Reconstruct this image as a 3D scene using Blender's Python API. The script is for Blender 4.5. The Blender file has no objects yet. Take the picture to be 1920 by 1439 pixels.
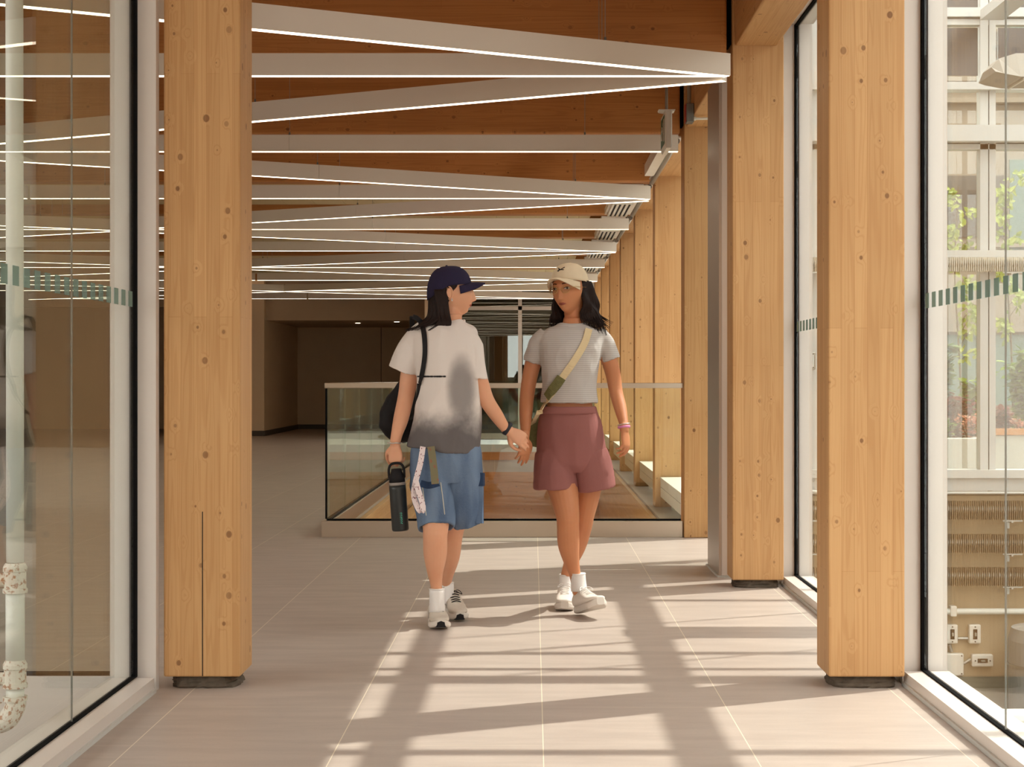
import bpy, bmesh, math, random
from mathutils import Vector, Matrix, noise
from mathutils.bvhtree import BVHTree
random.seed(7)
S = bpy.context.scene
COL = S.collection
F = 3300.0; VX = 1000.0; VY = 713.0; EYE = 1.08
def W(px, py, Y): return Vector(((px-VX)*Y/F, Y, EYE-(py-VY)*Y/F))
def srgb(r, g, b):
    f = lambda c: (c/12.92 if c <= .04045 else ((c+.055)/1.055)**2.4)
    return (f(r/255), f(g/255), f(b/255), 1)
# ------------------------------------------------------------------ camera
cd = bpy.data.cameras.new('camera'); cam = bpy.data.objects.new('camera', cd); COL.objects.link(cam)
cam.location = (0, 0, EYE); cam.rotation_euler = (math.pi/2, 0, 0)
cd.lens = F/1920*36; cd.sensor_width = 36; cd.shift_x = (960-VX)/1920; cd.shift_y = (VY-719.5)/1920
cd.clip_end = 300; cd.clip_start = .05
S.camera = cam
S.view_settings.view_transform = 'Standard'; S.view_settings.look = 'None'
S.view_settings.gamma = 1; S.view_settings.exposure = 0.06
# ------------------------------------------------------------------ materials
MATS = {}
class NT:
    def __init__(s, name):
        s.m = bpy.data.materials.new(name); s.m.use_nodes = True; s.t = s.m.node_tree; s.t.nodes.clear()
        s.out = s.t.nodes.new('ShaderNodeOutputMaterial'); MATS[name] = s.m
    def n(s, typ, **k):
        nd = s.t.nodes.new(typ)
        for a, v in k.items():
            if a.startswith('i_'):
                key = a[2:]; key = int(key) if key.isdigit() else key.replace('_', ' ')
                if hasattr(v, 'is_linked') or isinstance(v, bpy.types.NodeSocket): s.t.links.new(v, nd.inputs[key])
                else: nd.inputs[key].default_value = v
            else: setattr(nd, a, v)
        return nd
    def l(s, a, b): s.t.links.new(a, b)
    def math(s, op, a, b=0.0, c=None):
        nd = s.n('ShaderNodeMath', operation=op)
        for i, v in enumerate((a, b, c)):
            if v is None: continue
            if isinstance(v, (int, float)): nd.inputs[i].default_value = v
            else: s.l(v, nd.inputs[i])
        return nd.outputs[0]
    def mix(s, f, a, b, mode='MIX'):
        nd = s.n('ShaderNodeMix', data_type='RGBA', blend_type=mode)
        for i, v in ((0, f), (6, a), (7, b)):
            if isinstance(v, (int, float, tuple)): nd.inputs[i].default_value = v
            else: s.l(v, nd.inputs[i])
        return nd.outputs[2]
    def ss(s, v, a, b):
        nd = s.n('ShaderNodeMapRange', interpolation_type='SMOOTHSTEP'); s.l(v, nd.inputs[0])
        nd.inputs[1].default_value = a; nd.inputs[2].default_value = b
        return nd.outputs[0]
    def bsdf(s, col, rough=.6, metal=0, spec=.5, bump=None, bstr=.2, bdist=.002, **k):
        b = s.n('ShaderNodeBsdfPrincipled')
        for key, v in (('Base Color', col), ('Roughness', rough), ('Metallic', metal), ('Specular IOR Level', spec)):
            if isinstance(v, (int, float, tuple)): b.inputs[key].default_value = v
            else: s.l(v, b.inputs[key])
        for kk, v in k.items(): b.inputs[kk.replace('_', ' ')].default_value = v
        if bump is not None:
            bn = s.n('ShaderNodeBump'); bn.inputs['Strength'].default_value = bstr; bn.inputs['Distance'].default_value = bdist
            s.l(bump, bn.inputs['Height']); s.l(bn.outputs[0], b.inputs['Normal'])
        s.l(b.outputs[0], s.out.inputs[0]); return b
    def obj(s, rnd=0.0):
        tc = s.n('ShaderNodeTexCoord'); v = tc.outputs['Object']
        if rnd:
            oi = s.n('ShaderNodeObjectInfo')
            m = s.math('MULTIPLY', oi.outputs['Random'], rnd)
            a = s.n('ShaderNodeVectorMath', operation='ADD'); s.l(v, a.inputs[0]); s.l(m, a.inputs[1]); v = a.outputs[0]
        return v
    def sep(s, v):
        nd = s.n('ShaderNodeSeparateXYZ'); s.l(v, nd.inputs[0]); return nd.outputs
    def comb(s, x, y, z=0.0):
        nd = s.n('ShaderNodeCombineXYZ')
        for i, v in enumerate((x, y, z)):
            if isinstance(v, (int, float)): nd.inputs[i].default_value = v
            else: s.l(v, nd.inputs[i])
        return nd.outputs[0]
    def noise(s, v, sc, det=3, rough=.5, dist=0):
        nd = s.n('ShaderNodeTexNoise'); s.l(v, nd.inputs['Vector'])
        nd.inputs['Scale'].default_value = sc; nd.inputs['Detail'].default_value = det
        nd.inputs['Roughness'].default_value = rough; nd.inputs['Distortion'].default_value = dist
        return nd.outputs[0]
def plain(name, col, rough=.6, metal=0, spec=.5, var=.06, vs=8, bump=0, **k):
    t = NT(name); v = t.obj(3.0); nz = t.noise(v, vs, 4)
    a = tuple(c*(1-var) for c in col[:3])+(1,); b = tuple(min(1, c*(1+var)) for c in col[:3])+(1,)
    c = t.mix(nz, a, b)
    t.bsdf(c, rough, metal, spec, bump=(t.noise(v, vs*30, 2) if bump else None), bstr=bump, **k)
    return t.m
def wood(name, axis, base, dark, row=.045, knots=.5, rough=.55):
    t = NT(name); v = t.obj(17.0); s = t.sep(v)
    L = s[axis]; oth = [s[i] for i in range(3) if i != axis]; u = t.math('ADD', oth[0], oth[1])
    vec = t.comb(L, u)
    br = t.n('ShaderNodeTexBrick'); t.l(vec, br.inputs['Vector'])
    br.inputs['Scale'].default_value = 1; br.inputs['Brick Width'].default_value = 2.3; br.inputs['Row Height'].default_value = row
    br.inputs['Mortar Size'].default_value = .0006; br.inputs['Mortar Smooth'].default_value = .3; br.inputs['Bias'].default_value = 0
    br.inputs['Color1'].default_value = (1, 1, 1, 1); br.inputs['Color2'].default_value = (.90, .875, .84, 1); br.inputs['Mortar'].default_value = (.72, .62, .5, 1)
    br.offset = .37
    vo = t.n('ShaderNodeTexVoronoi', voronoi_dimensions='2D'); t.l(t.comb(t.math('MULTIPLY', L, .8), u), vo.inputs['Vector']); vo.inputs['Scale'].default_value = 12.0
    dist = vo.outputs['Distance']; rn = t.sep(vo.outputs['Color'])
    rad = t.math('MULTIPLY', t.math('MULTIPLY', rn[1], rn[1]), .13)
    kd = t.math('SUBTRACT', dist, rad)
    sel = t.math('GREATER_THAN', rn[0], 1-knots)
    kn = t.math('MULTIPLY', t.math('SUBTRACT', 1, t.ss(kd, -.02, .022)), sel)
    halo = t.math('MULTIPLY', t.math('SUBTRACT', 1, t.ss(dist, .0, .32)), sel)
    g1 = t.noise(t.comb(t.math('MULTIPLY', L, .5), t.math('MULTIPLY', u, 16)), 1.0, 2, .5, .6)
    ph = t.math('ADD', t.math('MULTIPLY', g1, 55), t.math('MULTIPLY', halo, 9))
    rings = t.ss(t.math('SINE', ph), .1, 1.0)
    g2 = t.noise(t.comb(t.math('MULTIPLY', L, 3), t.math('MULTIPLY', u, 260)), 1.0, 4, .6)
    g3 = t.noise(vec, 1.6, 3)
    c = t.mix(t.math('MULTIPLY', rings, .27), base, dark)
    c = t.mix(t.math('MULTIPLY', t.ss(g2, .45, .75), .25), c, dark)
    c = t.mix(t.math('MULTIPLY', t.ss(g3, .35, .75), .22), c, dark)
    c = t.mix(1.0, c, br.outputs['Color'], 'MULTIPLY')
    c = t.mix(t.math('MULTIPLY', kn, t.math('ADD', .4, t.math('MULTIPLY', rn[2], .35))), c, srgb(104, 60, 28))
    t.bsdf(c, rough, 0, .35, bump=g2, bstr=.08, bdist=.001)
    return t.m
WB = srgb(208, 163, 112); WD = srgb(178, 123, 69)
M = {}
M['woodZ'] = wood('glulam_upright', 2, WB, WD)
M['woodX'] = wood('glulam_cross', 0, srgb(190, 128, 70), srgb(150, 88, 40), knots=.42)
M['woodY'] = wood('glulam_long', 1, WB, WD)
M['deck'] = wood('timber_deck', 1, srgb(196, 146, 92), srgb(160, 106, 56), row=.12)
M['frame'] = plain('painted_frame', srgb(214, 204, 196), .35, 0, .5, .015)
M['frame2'] = plain('white_enamel', srgb(198, 197, 192), .4, 0, .5, .03)
M['gasket'] = plain('black_gasket', srgb(14, 13, 14), .9, 0, .08)
M['housing'] = plain('pendant_housing', srgb(224, 213, 200), .55, 0, .3, .02, 2)
M['paint'] = plain('wall_paint', srgb(232, 206, 174), .8, 0, .2, .02)
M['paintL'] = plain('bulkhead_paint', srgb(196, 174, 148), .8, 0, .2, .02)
M['cream'] = plain('acoustic_panel', srgb(214, 196, 156), .85, 0, .2, .04)
M['skirt'] = plain('tile_skirting', srgb(84, 74, 64), .6)
M['pedestal'] = plain('mortar_pad', srgb(104, 92, 80), .95, 0, .1, .5, 40, .8)
M['alu'] = plain('satin_aluminium', srgb(186, 172, 160), .42, .6, .5, .03, 2)
M['steelbase'] = plain('brushed_steel', srgb(196, 180, 162), .3, .75, .5, .06, 3)
M['zinc'] = plain('galvanised_steel', srgb(170, 168, 160), .4, .8)
M['greybox'] = plain('grey_cast_metal', srgb(120, 118, 112), .5, .3)
M['white'] = plain('white_plastic', srgb(226, 220, 208), .4)
M['green'] = plain('sign_green', srgb(36, 92, 60), .5)
M['red'] = plain('red_plastic', srgb(170, 40, 30), .5)
M['black'] = plain('black_slot', srgb(14, 13, 12), .8)
M['concrete'] = plain('old_concrete', srgb(176, 158, 130), .9, 0, .2, .16, 5, .5)
M['concreteD'] = plain('floor_concrete', srgb(132, 124, 114), .9, 0, .2, .15, 4, .4)
M['stone'] = plain('planter_concrete', srgb(180, 175, 166), .85, 0, .2, .06, 5, .3)
M['brown'] = plain('far_cladding', srgb(150, 136, 122), .8, 0, .2, .05)
M['brownD'] = plain('dark_cladding', srgb(98, 84, 70), .8, 0, .2, .05)
M['greyteal'] = plain('pale_green_grey_paint', srgb(170, 180, 164), .6)
M['teal'] = plain('far_tinted_panel', srgb(110, 128, 122), .25, 0, .6, .1, 2)
M['darkpane'] = plain('dark_window_panel', srgb(78, 72, 68), .2, 0, .7, .12, 3)
M['fins'] = plain('fin_metal', srgb(150, 134, 112), .55, .3)
M['pipe'] = plain('white_pipe', srgb(226, 226, 216), .45)
M['brass'] = plain('brass_valve', srgb(130, 104, 70), .4, .8)
M['yellow'] = plain('yellow_tag', srgb(214, 170, 40), .5)
def fitting():
    t = NT('flaky_pipe_fitting'); v = t.obj(2)
    c = t.mix(t.ss(t.noise(v, 70, 4, .6), .5, .62), srgb(222, 216, 202), srgb(168, 120, 84)); t.bsdf(c, .7); return t.m
M['fit'] = fitting()
def emis(name, col, st):
    t = NT(name); e = t.n('ShaderNodeEmission'); e.inputs[0].default_value = col; e.inputs[1].default_value = st
    t.l(e.outputs[0], t.out.inputs[0]); return t.m
M['led'] = emis('led_diffuser', srgb(255, 236, 208), 5.5)
M['lamp'] = emis('downlight_lens', srgb(255, 226, 190), 14)
def glass(name, tint, f0=.04):
    t = NT(name); g = t.n('ShaderNodeNewGeometry'); d = t.n('ShaderNodeVectorMath', operation='DOT_PRODUCT')
    t.l(g.outputs['Incoming'], d.inputs[0]); t.l(g.outputs['Normal'], d.inputs[1])
    c = t.math('SUBTRACT', 1, t.math('ABSOLUTE', d.outputs['Value']))
    r = t.math('ADD', f0, t.math('MULTIPLY', t.math('POWER', c, 5), (1-f0)*.45))
    tr = t.n('ShaderNodeBsdfTransparent'); tr.inputs[0].default_value = tint
    gl = t.n('ShaderNodeBsdfGlossy'); gl.inputs['Roughness'].default_value = 0; gl.inputs[0].default_value = (1, 1, 1, 1)
    mx = t.n('ShaderNodeMixShader'); t.l(r, mx.inputs[0]); t.l(tr.outputs[0], mx.inputs[1]); t.l(gl.outputs[0], mx.inputs[2])
    t.l(mx.outputs[0], t.out.inputs[0]); return t.m
M['glass'] = glass('clear_glass', (.955, .98, .96, 1))
M['glassR'] = glass('railing_glass', (.93, .97, .93, 1), .06)
M['glassE'] = glass('far_window_glass', (.5, .54, .47, 1), .10)
def decal():
    t = NT('frosted_green_film'); tr = t.n('ShaderNodeBsdfTransparent'); tr.inputs[0].default_value = srgb(190, 205, 198)
    df = t.n('ShaderNodeBsdfDiffuse'); df.inputs[0].default_value = srgb(160, 182, 174)
    mx = t.n('ShaderNodeMixShader'); mx.inputs[0].default_value = .5
    t.l(tr.outputs[0], mx.inputs[1]); t.l(df.outputs[0], mx.inputs[2]); t.l(mx.outputs[0], t.out.inputs[0]); return t.m
M['decal'] = decal()
def floor_mat():
    t = NT('porcelain_floor_tile'); v = t.obj(); s = t.sep(v)
    T = .607; LT = 1.22
    xs = t.math('DIVIDE', t.math('SUBTRACT', s[0], .029), T)
    colm = t.math('FLOOR', xs); fx = t.math('SUBTRACT', xs, colm)
    dx = t.math('MULTIPLY', t.math('MINIMUM', fx, t.math('SUBTRACT', 1, fx)), T)
    par = t.math('MODULO', t.math('ADD', colm, 100), 2)
    ys = t.math('ADD', t.math('DIVIDE', t.math('SUBTRACT', s[1], 5.81), LT), t.math('MULTIPLY', par, .5))
    row = t.math('FLOOR', ys); fy = t.math('SUBTRACT', ys, row)
    dy = t.math('MULTIPLY', t.math('MINIMUM', fy, t.math('SUBTRACT', 1, fy)), LT)
    gx = t.math('SUBTRACT', 1, t.ss(dx, .0009, .0020)); gy = t.math('MULTIPLY', t.math('SUBTRACT', 1, t.ss(dy, .0007, .0016)), .55)
    wn = t.n('ShaderNodeTexWhiteNoise', noise_dimensions='2D'); t.l(t.comb(colm, row), wn.inputs['Vector'])
    st = t.noise(t.comb(t.math('MULTIPLY', s[0], 2.2), t.math('MULTIPLY', s[1], 9)), 1.2, 5, .6)
    sp = t.noise(v, 90, 3, .7)
    c = t.mix(t.ss(st, .3, .7), srgb(174, 160, 151), srgb(188, 174, 164))
    c = t.mix(t.math('MULTIPLY', wn.outputs[0], .25), c, srgb(168, 154, 144))
    c = t.mix(t.math('MULTIPLY', t.ss(sp, .5, .8), .18), c, srgb(140, 125, 112))
    c = t.mix(t.math('MAXIMUM', gx, gy), c, srgb(226, 214, 192))
    t.bsdf(c, .42, 0, .35, bump=sp, bstr=.03, bdist=.001); return t.m
M['floor'] = floor_mat()
# ------------------------------------------------------------------ object helpers
def tag(o, label=None, cat=None, group=None, kind=None):
    if label: o['label'] = label
    if cat: o['category'] = cat
    if group: o['group'] = group
    if kind: o['kind'] = kind
    return o
def thing(name, loc, label, cat, group=None):
    o = bpy.data.objects.new(name, None); COL.objects.link(o); o.location = loc; o.empty_display_size = .1
    return tag(o, label, cat, group)
def wloc(o):
    p = Vector((0, 0, 0))
    while o: p += o.location; o = o.parent
    return p
def link(name, me, mat, parent=None, loc=None, smooth=False):
    """me: Mesh or BMesh with vertices in WORLD space."""
    if isinstance(me, bmesh.types.BMesh):
        bm = me; me = bpy.data.meshes.new(name); bm.to_mesh(me); bm.free()
    base = wloc(parent) if parent else Vector((0, 0, 0))
    if parent is None: off = Vector(loc) if loc is not None else Vector((0, 0, 0))
    else: off = base
    me.transform(Matrix.Translation(-off))
    o = bpy.data.objects.new(name, me); COL.objects.link(o)
    if parent: o.parent = parent
    else: o.location = off
    me.materials.clear(); me.materials.append(mat)
    if smooth: me.polygons.foreach_set('use_smooth', [True]*len(me.polygons))
    me.update()
    return o
def BM(): return bmesh.new()
def box(bm, x0, x1, y0, y1, z0, z1, bev=0, mat=None):
    r = bmesh.ops.create_cube(bm, size=1)
    vs = r['verts']
    for v in vs:
        v.co = Vector(((x0+x1)/2+v.co.x*(x1-x0), (y0+y1)/2+v.co.y*(y1-y0), (z0+z1)/2+v.co.z*(z1-z0)))
        if mat is not None: v.co = mat @ v.co
    if bev:
        es = list({e for v in vs for e in v.link_edges})
        bmesh.ops.bevel(bm, geom=es, offset=bev, segments=2, affect='EDGES', profile=.5)
    return bm
def obox(*a, **k):
    return box(BM(), *a, **k)
def frame_of(t, up=Vector((0, -1, 0))):
    t = t.normalized(); s = t.cross(up)
    if s.length < 1e-3: s = t.cross(Vector((1, 0, 0)))
    s.normalize(); return s, s.cross(t).normalized()
def loft(bm, rings, cap=True, closed=False):
    vs = [[bm.verts.new(p) for p in r] for r in rings]; n = len(vs[0]); m = len(vs)
    for i in range(m if closed else m-1):
        a, b = vs[i], vs[(i+1) % m]
        for j in range(n):
            bm.faces.new((a[j], a[(j+1) % n], b[(j+1) % n], b[j]))
    if cap and not closed:
        bm.faces.new(list(reversed(vs[0]))); bm.faces.new(vs[-1])
    return bm
def cat(pts, k=4):
    P = [Vector(p) for p in pts]; out = []
    for i in range(len(P)-1):
        p0 = P[i-1] if i else P[0]*2-P[1]; p1 = P[i]; p2 = P[i+1]; p3 = P[i+2] if i+2 < len(P) else P[-1]*2-P[-2]
        for j in range(k):
            t = j/k
            out.append(.5*((2*p1)+(p2-p0)*t+(2*p0-5*p1+4*p2-p3)*t*t+(3*p1-p0-3*p2+p3)*t**3))
    out.append(P[-1]); return out
def tube(bm, pts, rad, n=12, up=Vector((0, -1, 0)), k=0, round_ends=True, closed=False):
    """rad: number or list of numbers or (a,b)"""
    P = [Vector(p) for p in pts]
    R = [rad]*len(P) if isinstance(rad, (int, float, tuple)) else list(rad)
    R = [(r, r) if isinstance(r, (int, float)) else r for r in R]
    if k:
        RR = cat([Vector((a, b, 0)) for a, b in R], k); R = [(max(q.x, 1e-4), max(q.y, 1e-4)) for q in RR]; P = cat(P, k)
    rings = []; ps = None
    for i, p in enumerate(P):
        if closed: t = P[(i+1) % len(P)]-P[i-1]
        else: t = P[min(i+1, len(P)-1)]-P[max(i-1, 0)]
        s, v = frame_of(t, up)
        if ps is not None and s.dot(ps) < 0: s = -s; v = -v
        ps = s
        rings.append((p, t.normalized(), s, v, R[i]))
    out = []
    def mk(c, s, v, r, f=1.0): return [c+s*(math.cos(2*math.pi*j/n)*r[0]*f)+v*(math.sin(2*math.pi*j/n)*r[1]*f) for j in range(n)]
    if round_ends and not closed:
        c, t, s, v, r = rings[0]; q = min(r)
        for f, d in ((.35, .94), (.75, .66)): out.append(mk(c-t*q*d, s, v, r, f))
    for c, t, s, v, r in rings: out.append(mk(c, s, v, r))
    if round_ends and not closed:
        c, t, s, v, r = rings[-1]; q = min(r)
        for f, d in ((.75, .66), (.35, .94)): out.append(mk(c+t*q*d, s, v, r, f))
    return loft(bm, out, closed=closed)
def cyl(bm, a, b, r, n=16): return tube(bm, [a, b], r, n, round_ends=False)
def ribbon(bm, pts, width, thick, side):
    """flat strap along pts, width along side vector list/vec"""
    P = [Vector(p) for p in pts]; rings = []
    for i, p in enumerate(P):
        t = (P[min(i+1, len(P)-1)]-P[max(i-1, 0)]).normalized()
        s = Vector(side[i] if isinstance(side, list) else side); s = (s-t*s.dot(t)).normalized(); nn = t.cross(s)
        w = width[i] if isinstance(width, list) else width
        rings.append([p+s*w/2+nn*thick/2, p-s*w/2+nn*thick/2, p-s*w/2-nn*thick/2, p+s*w/2-nn*thick/2])
    return loft(bm, rings)
def struct(name, bm, mat, loc=(0, 0, 0)):
    return tag(link(name, bm, mat, None, loc), kind='structure')
def dup(root, dx, label, group=None):
    r = root.copy(); COL.objects.link(r); r.location = root.location+Vector(dx); r['label'] = label
    if group: r['group'] = group
    for ch in list(root.children):
        c = ch.copy(); COL.objects.link(c); c.parent = r
        for g in list(ch.children):
            d = g.copy(); COL.objects.link(d); d.parent = c
    return r
ORD = ['nearest', 'second', 'third', 'fourth', 'fifth', 'sixth', 'seventh', 'eighth', 'ninth', 'tenth']
# ------------------------------------------------------------------ world and sun
w = bpy.data.worlds.new('daylight'); S.world = w; w.use_nodes = True
bg = w.node_tree.nodes['Background']; bg.inputs[0].default_value = (1, .98, .96, 1); bg.inputs[1].default_value = 4.3
sl = bpy.data.lights.new('sun', 'SUN'); sl.energy = 4.9; sl.angle = math.radians(.6); sl.color = (1, .94, .87)
sun = bpy.data.objects.new('sun', sl); COL.objects.link(sun); sun.location = (8, 14, 12)
SA, SB = .696, .348
sun.rotation_euler = Vector((SA, SB, 1)).to_track_quat('Z', 'Y').to_euler()
# ------------------------------------------------------------------ setting
CY = [6.15]+[6.2+2.92*i for i in range(1, 9)]     # column fronts
CX0, CX1, CD = 1.032, 1.298, .258
ENDY = 32.4
OX0, OX1, OY0, OY1 = -1.385, .985, 12.17, 26.4
bm = BM()
box(bm, -1.31, 1.31, -6, 6.15, -.3, 0)
box(bm, -12, OX0, 6.15, 41, -.3, 0)
box(bm, OX0, 1.31, 6.15, OY0, -.3, 0)
box(bm, OX1, 1.31, OY0, OY1, -.3, 0)
box(bm, OX0, 1.31, OY1, 41, -.3, 0)
struct('floor', bm, M['floor'])
bm = BM(); box(bm, -12, 1.5, 6.15, 41, 3.42, 3.6); box(bm, -4.6, 1.5, -6, 6.15, 3.42, 3.6)  # near strip widened over the outdoor notch to cut its sky light
struct('ceiling', bm, M['deck'])
struct('wall_rear', obox(-1.31, 1.31, -6.2, -6, 0, 1.15), M['greyteal'])
bm = BM(); box(bm, -1.31, 1.31, -6.1, -6, 1.15, 1.19); box(bm, -1.31, 1.31, -6.1, -6, 3.36, 3.42)
for xx in (-1.28, -.45, .39, 1.25): box(bm, xx-.03, xx+.03, -6.1, -6, 1.19, 3.36)
r = struct('window_11', bm, M['frame'], (0, -6, 1.15))  # unseen rear glazing, added to let daylight onto the left column
link('pane', obox(-1.25, 1.22, -6.06, -6.05, 1.19, 3.36), M['glass'], r)
bm = BM()
for yy in (3.23, .31, -2.61, -5.53):
    box(bm, CX0, CX1, yy, yy+CD, 0, 2.81)
    if yy < 3: box(bm, -1.292, -1.024, yy, yy+CD, 0, 3.42)
struct('wall_posts_behind', bm, M['woodZ'])
struct('wall_back', obox(-12, 1.5, 38.8, 39.0, 0, 3.42), M['paint'])
struct('wall_left', obox(-12.2, -12, 6.15, 41, 0, 3.42), M['paint'])
bm = BM(); box(bm, -6.3, -5.2, 34, 38.8, 0, 3.42); struct('wall_pier', bm, M['paint'])
struct('baseboard_back', obox(-5.2, -1, 38.78, 38.8, 0, .1), M['skirt'])
bm = BM(); box(bm, -5.2, -5.185, 34, 38.78, 0, .1); box(bm, -6.3, -5.185, 33.985, 34, 0, .1); struct('baseboard_pier', bm, M['skirt'])
struct('trim_1', obox(-5.2, -1.9, 34.2, 38.8, 2.24, 2.5), M['paintL'])
struct('trim_2', obox(-12, -1.9, 34.2, 34.4, 2.5, 3.42), M['paintL'])
for xx in (-4.6, -3.9):
    pass
struct('trim_3', obox(-3.36, -3.35, 38.795, 38.799, .1, 2.24), M['gasket'])
# lower storey walls round the stair opening
bm = BM(); box(bm, OX0, OX1, OY1, OY1+.2, -3.3, -.3); box(bm, OX0, OX1, OY1-.02, OY1, -.12, 0)
struct('wall_opening_back', bm, M['woodX'])
bm = BM(); box(bm, OX0-.2, OX0, OY0, OY1, -3.3, -.3); struct('wall_opening_left', bm, M['woodY'])
bm = BM(); box(bm, OX1, OX1+.2, OY0, OY1, -3.3, -.3); struct('wall_opening_right', bm, M['woodY'])
struct('floor_lower', obox(OX0-.2, OX1+.2, OY0-.2, OY1+.2, -3.4, -3.3), M['floor'])
# fascia boards of the opening
def single(name, bm, mat, label, cat_, group=None, loc=None, kind=None):
    c = Vector((0, 0, 0))
    if loc is None:
        xs = [v.co for v in bm.verts]; c = Vector((sum(v.x for v in xs)/len(xs), sum(v.y for v in xs)/len(xs), min(v.z for v in xs)))
    else: c = Vector(loc)
    return tag(link(name, bm, mat, None, c), label, cat_, group, kind)
single('fascia_board', obox(OX0, OX0+.05, OY0+.02, OY1-.03, -.26, -.02, .004), M['woodY'], 'long wooden fascia board under the left side of the glass railing', 'board')
single('fascia_board', obox(OX0+.05, OX0+.16, OY0+.02, OY1-.03, -.5, -.3, .004), M['woodY'], 'lower wooden ledge board inside the floor opening, left side', 'board')
single('fascia_board', obox(OX1-.04, OX1, OY0+.02, OY1-.03, -.26, -.02, .004), M['woodY'], 'wooden fascia board under the floor strip beside the columns', 'board')
# ---- side glazing of the foreground corridor
def glazing(side, y0, y1, joints, n):
    sx = 1 if side == 'right' else -1
    X = lambda a: sx*a
    def bx(bm, a, b, *r): return box(bm, min(X(a), X(b)), max(X(a), X(b)), *r)
    bm = BM(); bx(bm, 1.31, 1.374, y0, y1, 0, .05); bx(bm, 1.396, 1.47, y0, y1, -.12, .05)
    bx(bm, 1.31, 1.374, y0, y1, 2.95, 3.42); bx(bm, 1.396, 1.47, y0, y1, 2.95, 3.42)
    r = struct('window_%d' % n, bm, M['frame'], (sx*1.39, y0, 0))
    bm = BM(); bx(bm, 1.374, 1.396, y0, y1, -.02, .055); bx(bm, 1.374, 1.396, y0, y1, 2.94, 3.42)
    link('gasket', bm, M['gasket'], r)
    bm = BM(); bx(bm, 1.302, 1.31, y0, y1, 0, .014); link('sealant_bead', bm, M['frame2'], r)
    ys = [y0]+joints+[y1]
    for i in range(len(ys)-1):
        bm = BM(); bx(bm, 1.382, 1.388, ys[i]+.002, ys[i+1]-.002, .05, 2.945); link('pane', bm, M['glass'], r)
    for j in joints:
        bm = BM(); bx(bm, 1.3825, 1.3875, j-.002, j+.002, .055, 2.94); link('silicone_joint', bm, M['greybox'], r)
    return r
def mullion(side, y, n):
    sx = 1 if side == 'right' else -1
    bm = BM()
    for a, b in ((1.31, 1.374), (1.396, 1.47)):
        box(bm, min(sx*a, sx*b), max(sx*a, sx*b), y, y+.05, 0, 3.42)
    box(bm, min(sx*1.374, sx*1.396), max(sx*1.374, sx*1.396), y+.012, y+.05, 0, 3.42)
    r = struct('window_%d' % n, bm, M['frame'], (sx*1.39, y, 0))
    link('gasket', box(BM(), min(sx*1.374, sx*1.396), max(sx*1.374, sx*1.396), y-.028, y+.012, .05, 2.95), M['gasket'], r)
    return r
def decals(side, y0, y1, n):
    sx = 1 if side == 'right' else -1
    y = y1-.055; root = thing('safety_film', (sx*1.378, (y0+y1)/2, 1.332), n, 'window film')
    while y > y0:
        link('frosted_square', obox(min(sx*1.3805, sx*1.3815), max(sx*1.3805, sx*1.3815), y, y+.056, 1.332, 1.385), M['decal'], root); y -= .1028
glazing('right', -6, 6.22, [1.0, 3.1, 5.16], 1); mullion('right', 6.25, 2)
glazing('right', 6.30, 9.24, [], 3); mullion('right', 9.27, 4)
glazing('right', 9.32, ENDY, [12.2, 15.1, 18.0, 20.9, 23.9, 26.8, 29.7], 5)
glazing('left', -6, 6.08, [1.0, 3.1, 5.28], 6); mullion('left', 6.11, 7)
decals('right', 4.3, 6.2, 'row of small frosted squares on the big right-hand pane')
decals('right', 7.5, 9.22, 'row of small frosted squares on the pane between the two nearest right columns')
decals('left', 4.3, 6.06, 'row of small frosted squares on the big left-hand pane')
# transverse glazing at the left notch
bm = BM(); box(bm, -12, -1.47, 6.12, 6.17, -.35, .05); box(bm, -12, -1.47, 6.12, 6.17, 2.95, 3.42)
r = struct('window_8', bm, M['frame'], (-2, 6.12, 0))
link('gasket', obox(-12, -1.47, 6.125, 6.165, .05, .06), M['gasket'], r)
link('pane', obox(-12, -1.47, 6.14, 6.152, .06, 2.95), M['glass'], r)
# far window wall
bm = BM()
xs = [-1.9, -.245, 1.2]
box(bm, -1.9, 1.3, ENDY, ENDY+.1, 2.72, 2.80); box(bm, -1.9, 1.3, ENDY, ENDY+.1, 2.37, 2.44); box(bm, -1.9, 1.3, ENDY, ENDY+.1, 0, .1)
for x in xs: box(bm, x-.035, x+.035, ENDY, ENDY+.1, 0, 2.8)
box(bm, -1.9, 1.3, ENDY, ENDY+.1, 2.8, 3.42)
r = struct('window_9', bm, M['frame'], (0, ENDY, 0))
link('pane', obox(-1.87, 1.27, ENDY+.045, ENDY+.055, .1, 2.72), M['glassE'], r)
struct('wall_far_right', obox(1.32, 1.5, ENDY+.1, 38.8, 0, 3.42), M['paint'])
struct('wall_far_side', obox(-2.0, -1.9, ENDY, 38.8, 0, 3.42), M['paint'])
# outside ground
struct('floor_right_outside', obox(1.47, 9, -4, 24, -1.1, -.95), M['concreteD'])
struct('wall_plinth_right', obox(1.31, 1.47, -4, ENDY, -1.1, -.12), M['concreteD'])
struct('floor_left_outside', obox(-14, -1.47, -25, 6.12, -.5, -.35), M['concreteD'])
struct('wall_skyblock_rear', obox(-26, -1.47, -25.2, -25, -.5, 9.5), M['brownD'])  # unseen wall added to keep bright sky out of the notch glass
struct('wall_skyblock_side', obox(-14.2, -14, -25, 6.12, -.5, 2.6), M['brownD'])  # unseen, added with the rear wall, kept low to admit sky light
struct('wall_plinth_left', obox(-1.47, -1.31, -4, 6.12, -.5, -.12), M['concreteD'])
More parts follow.
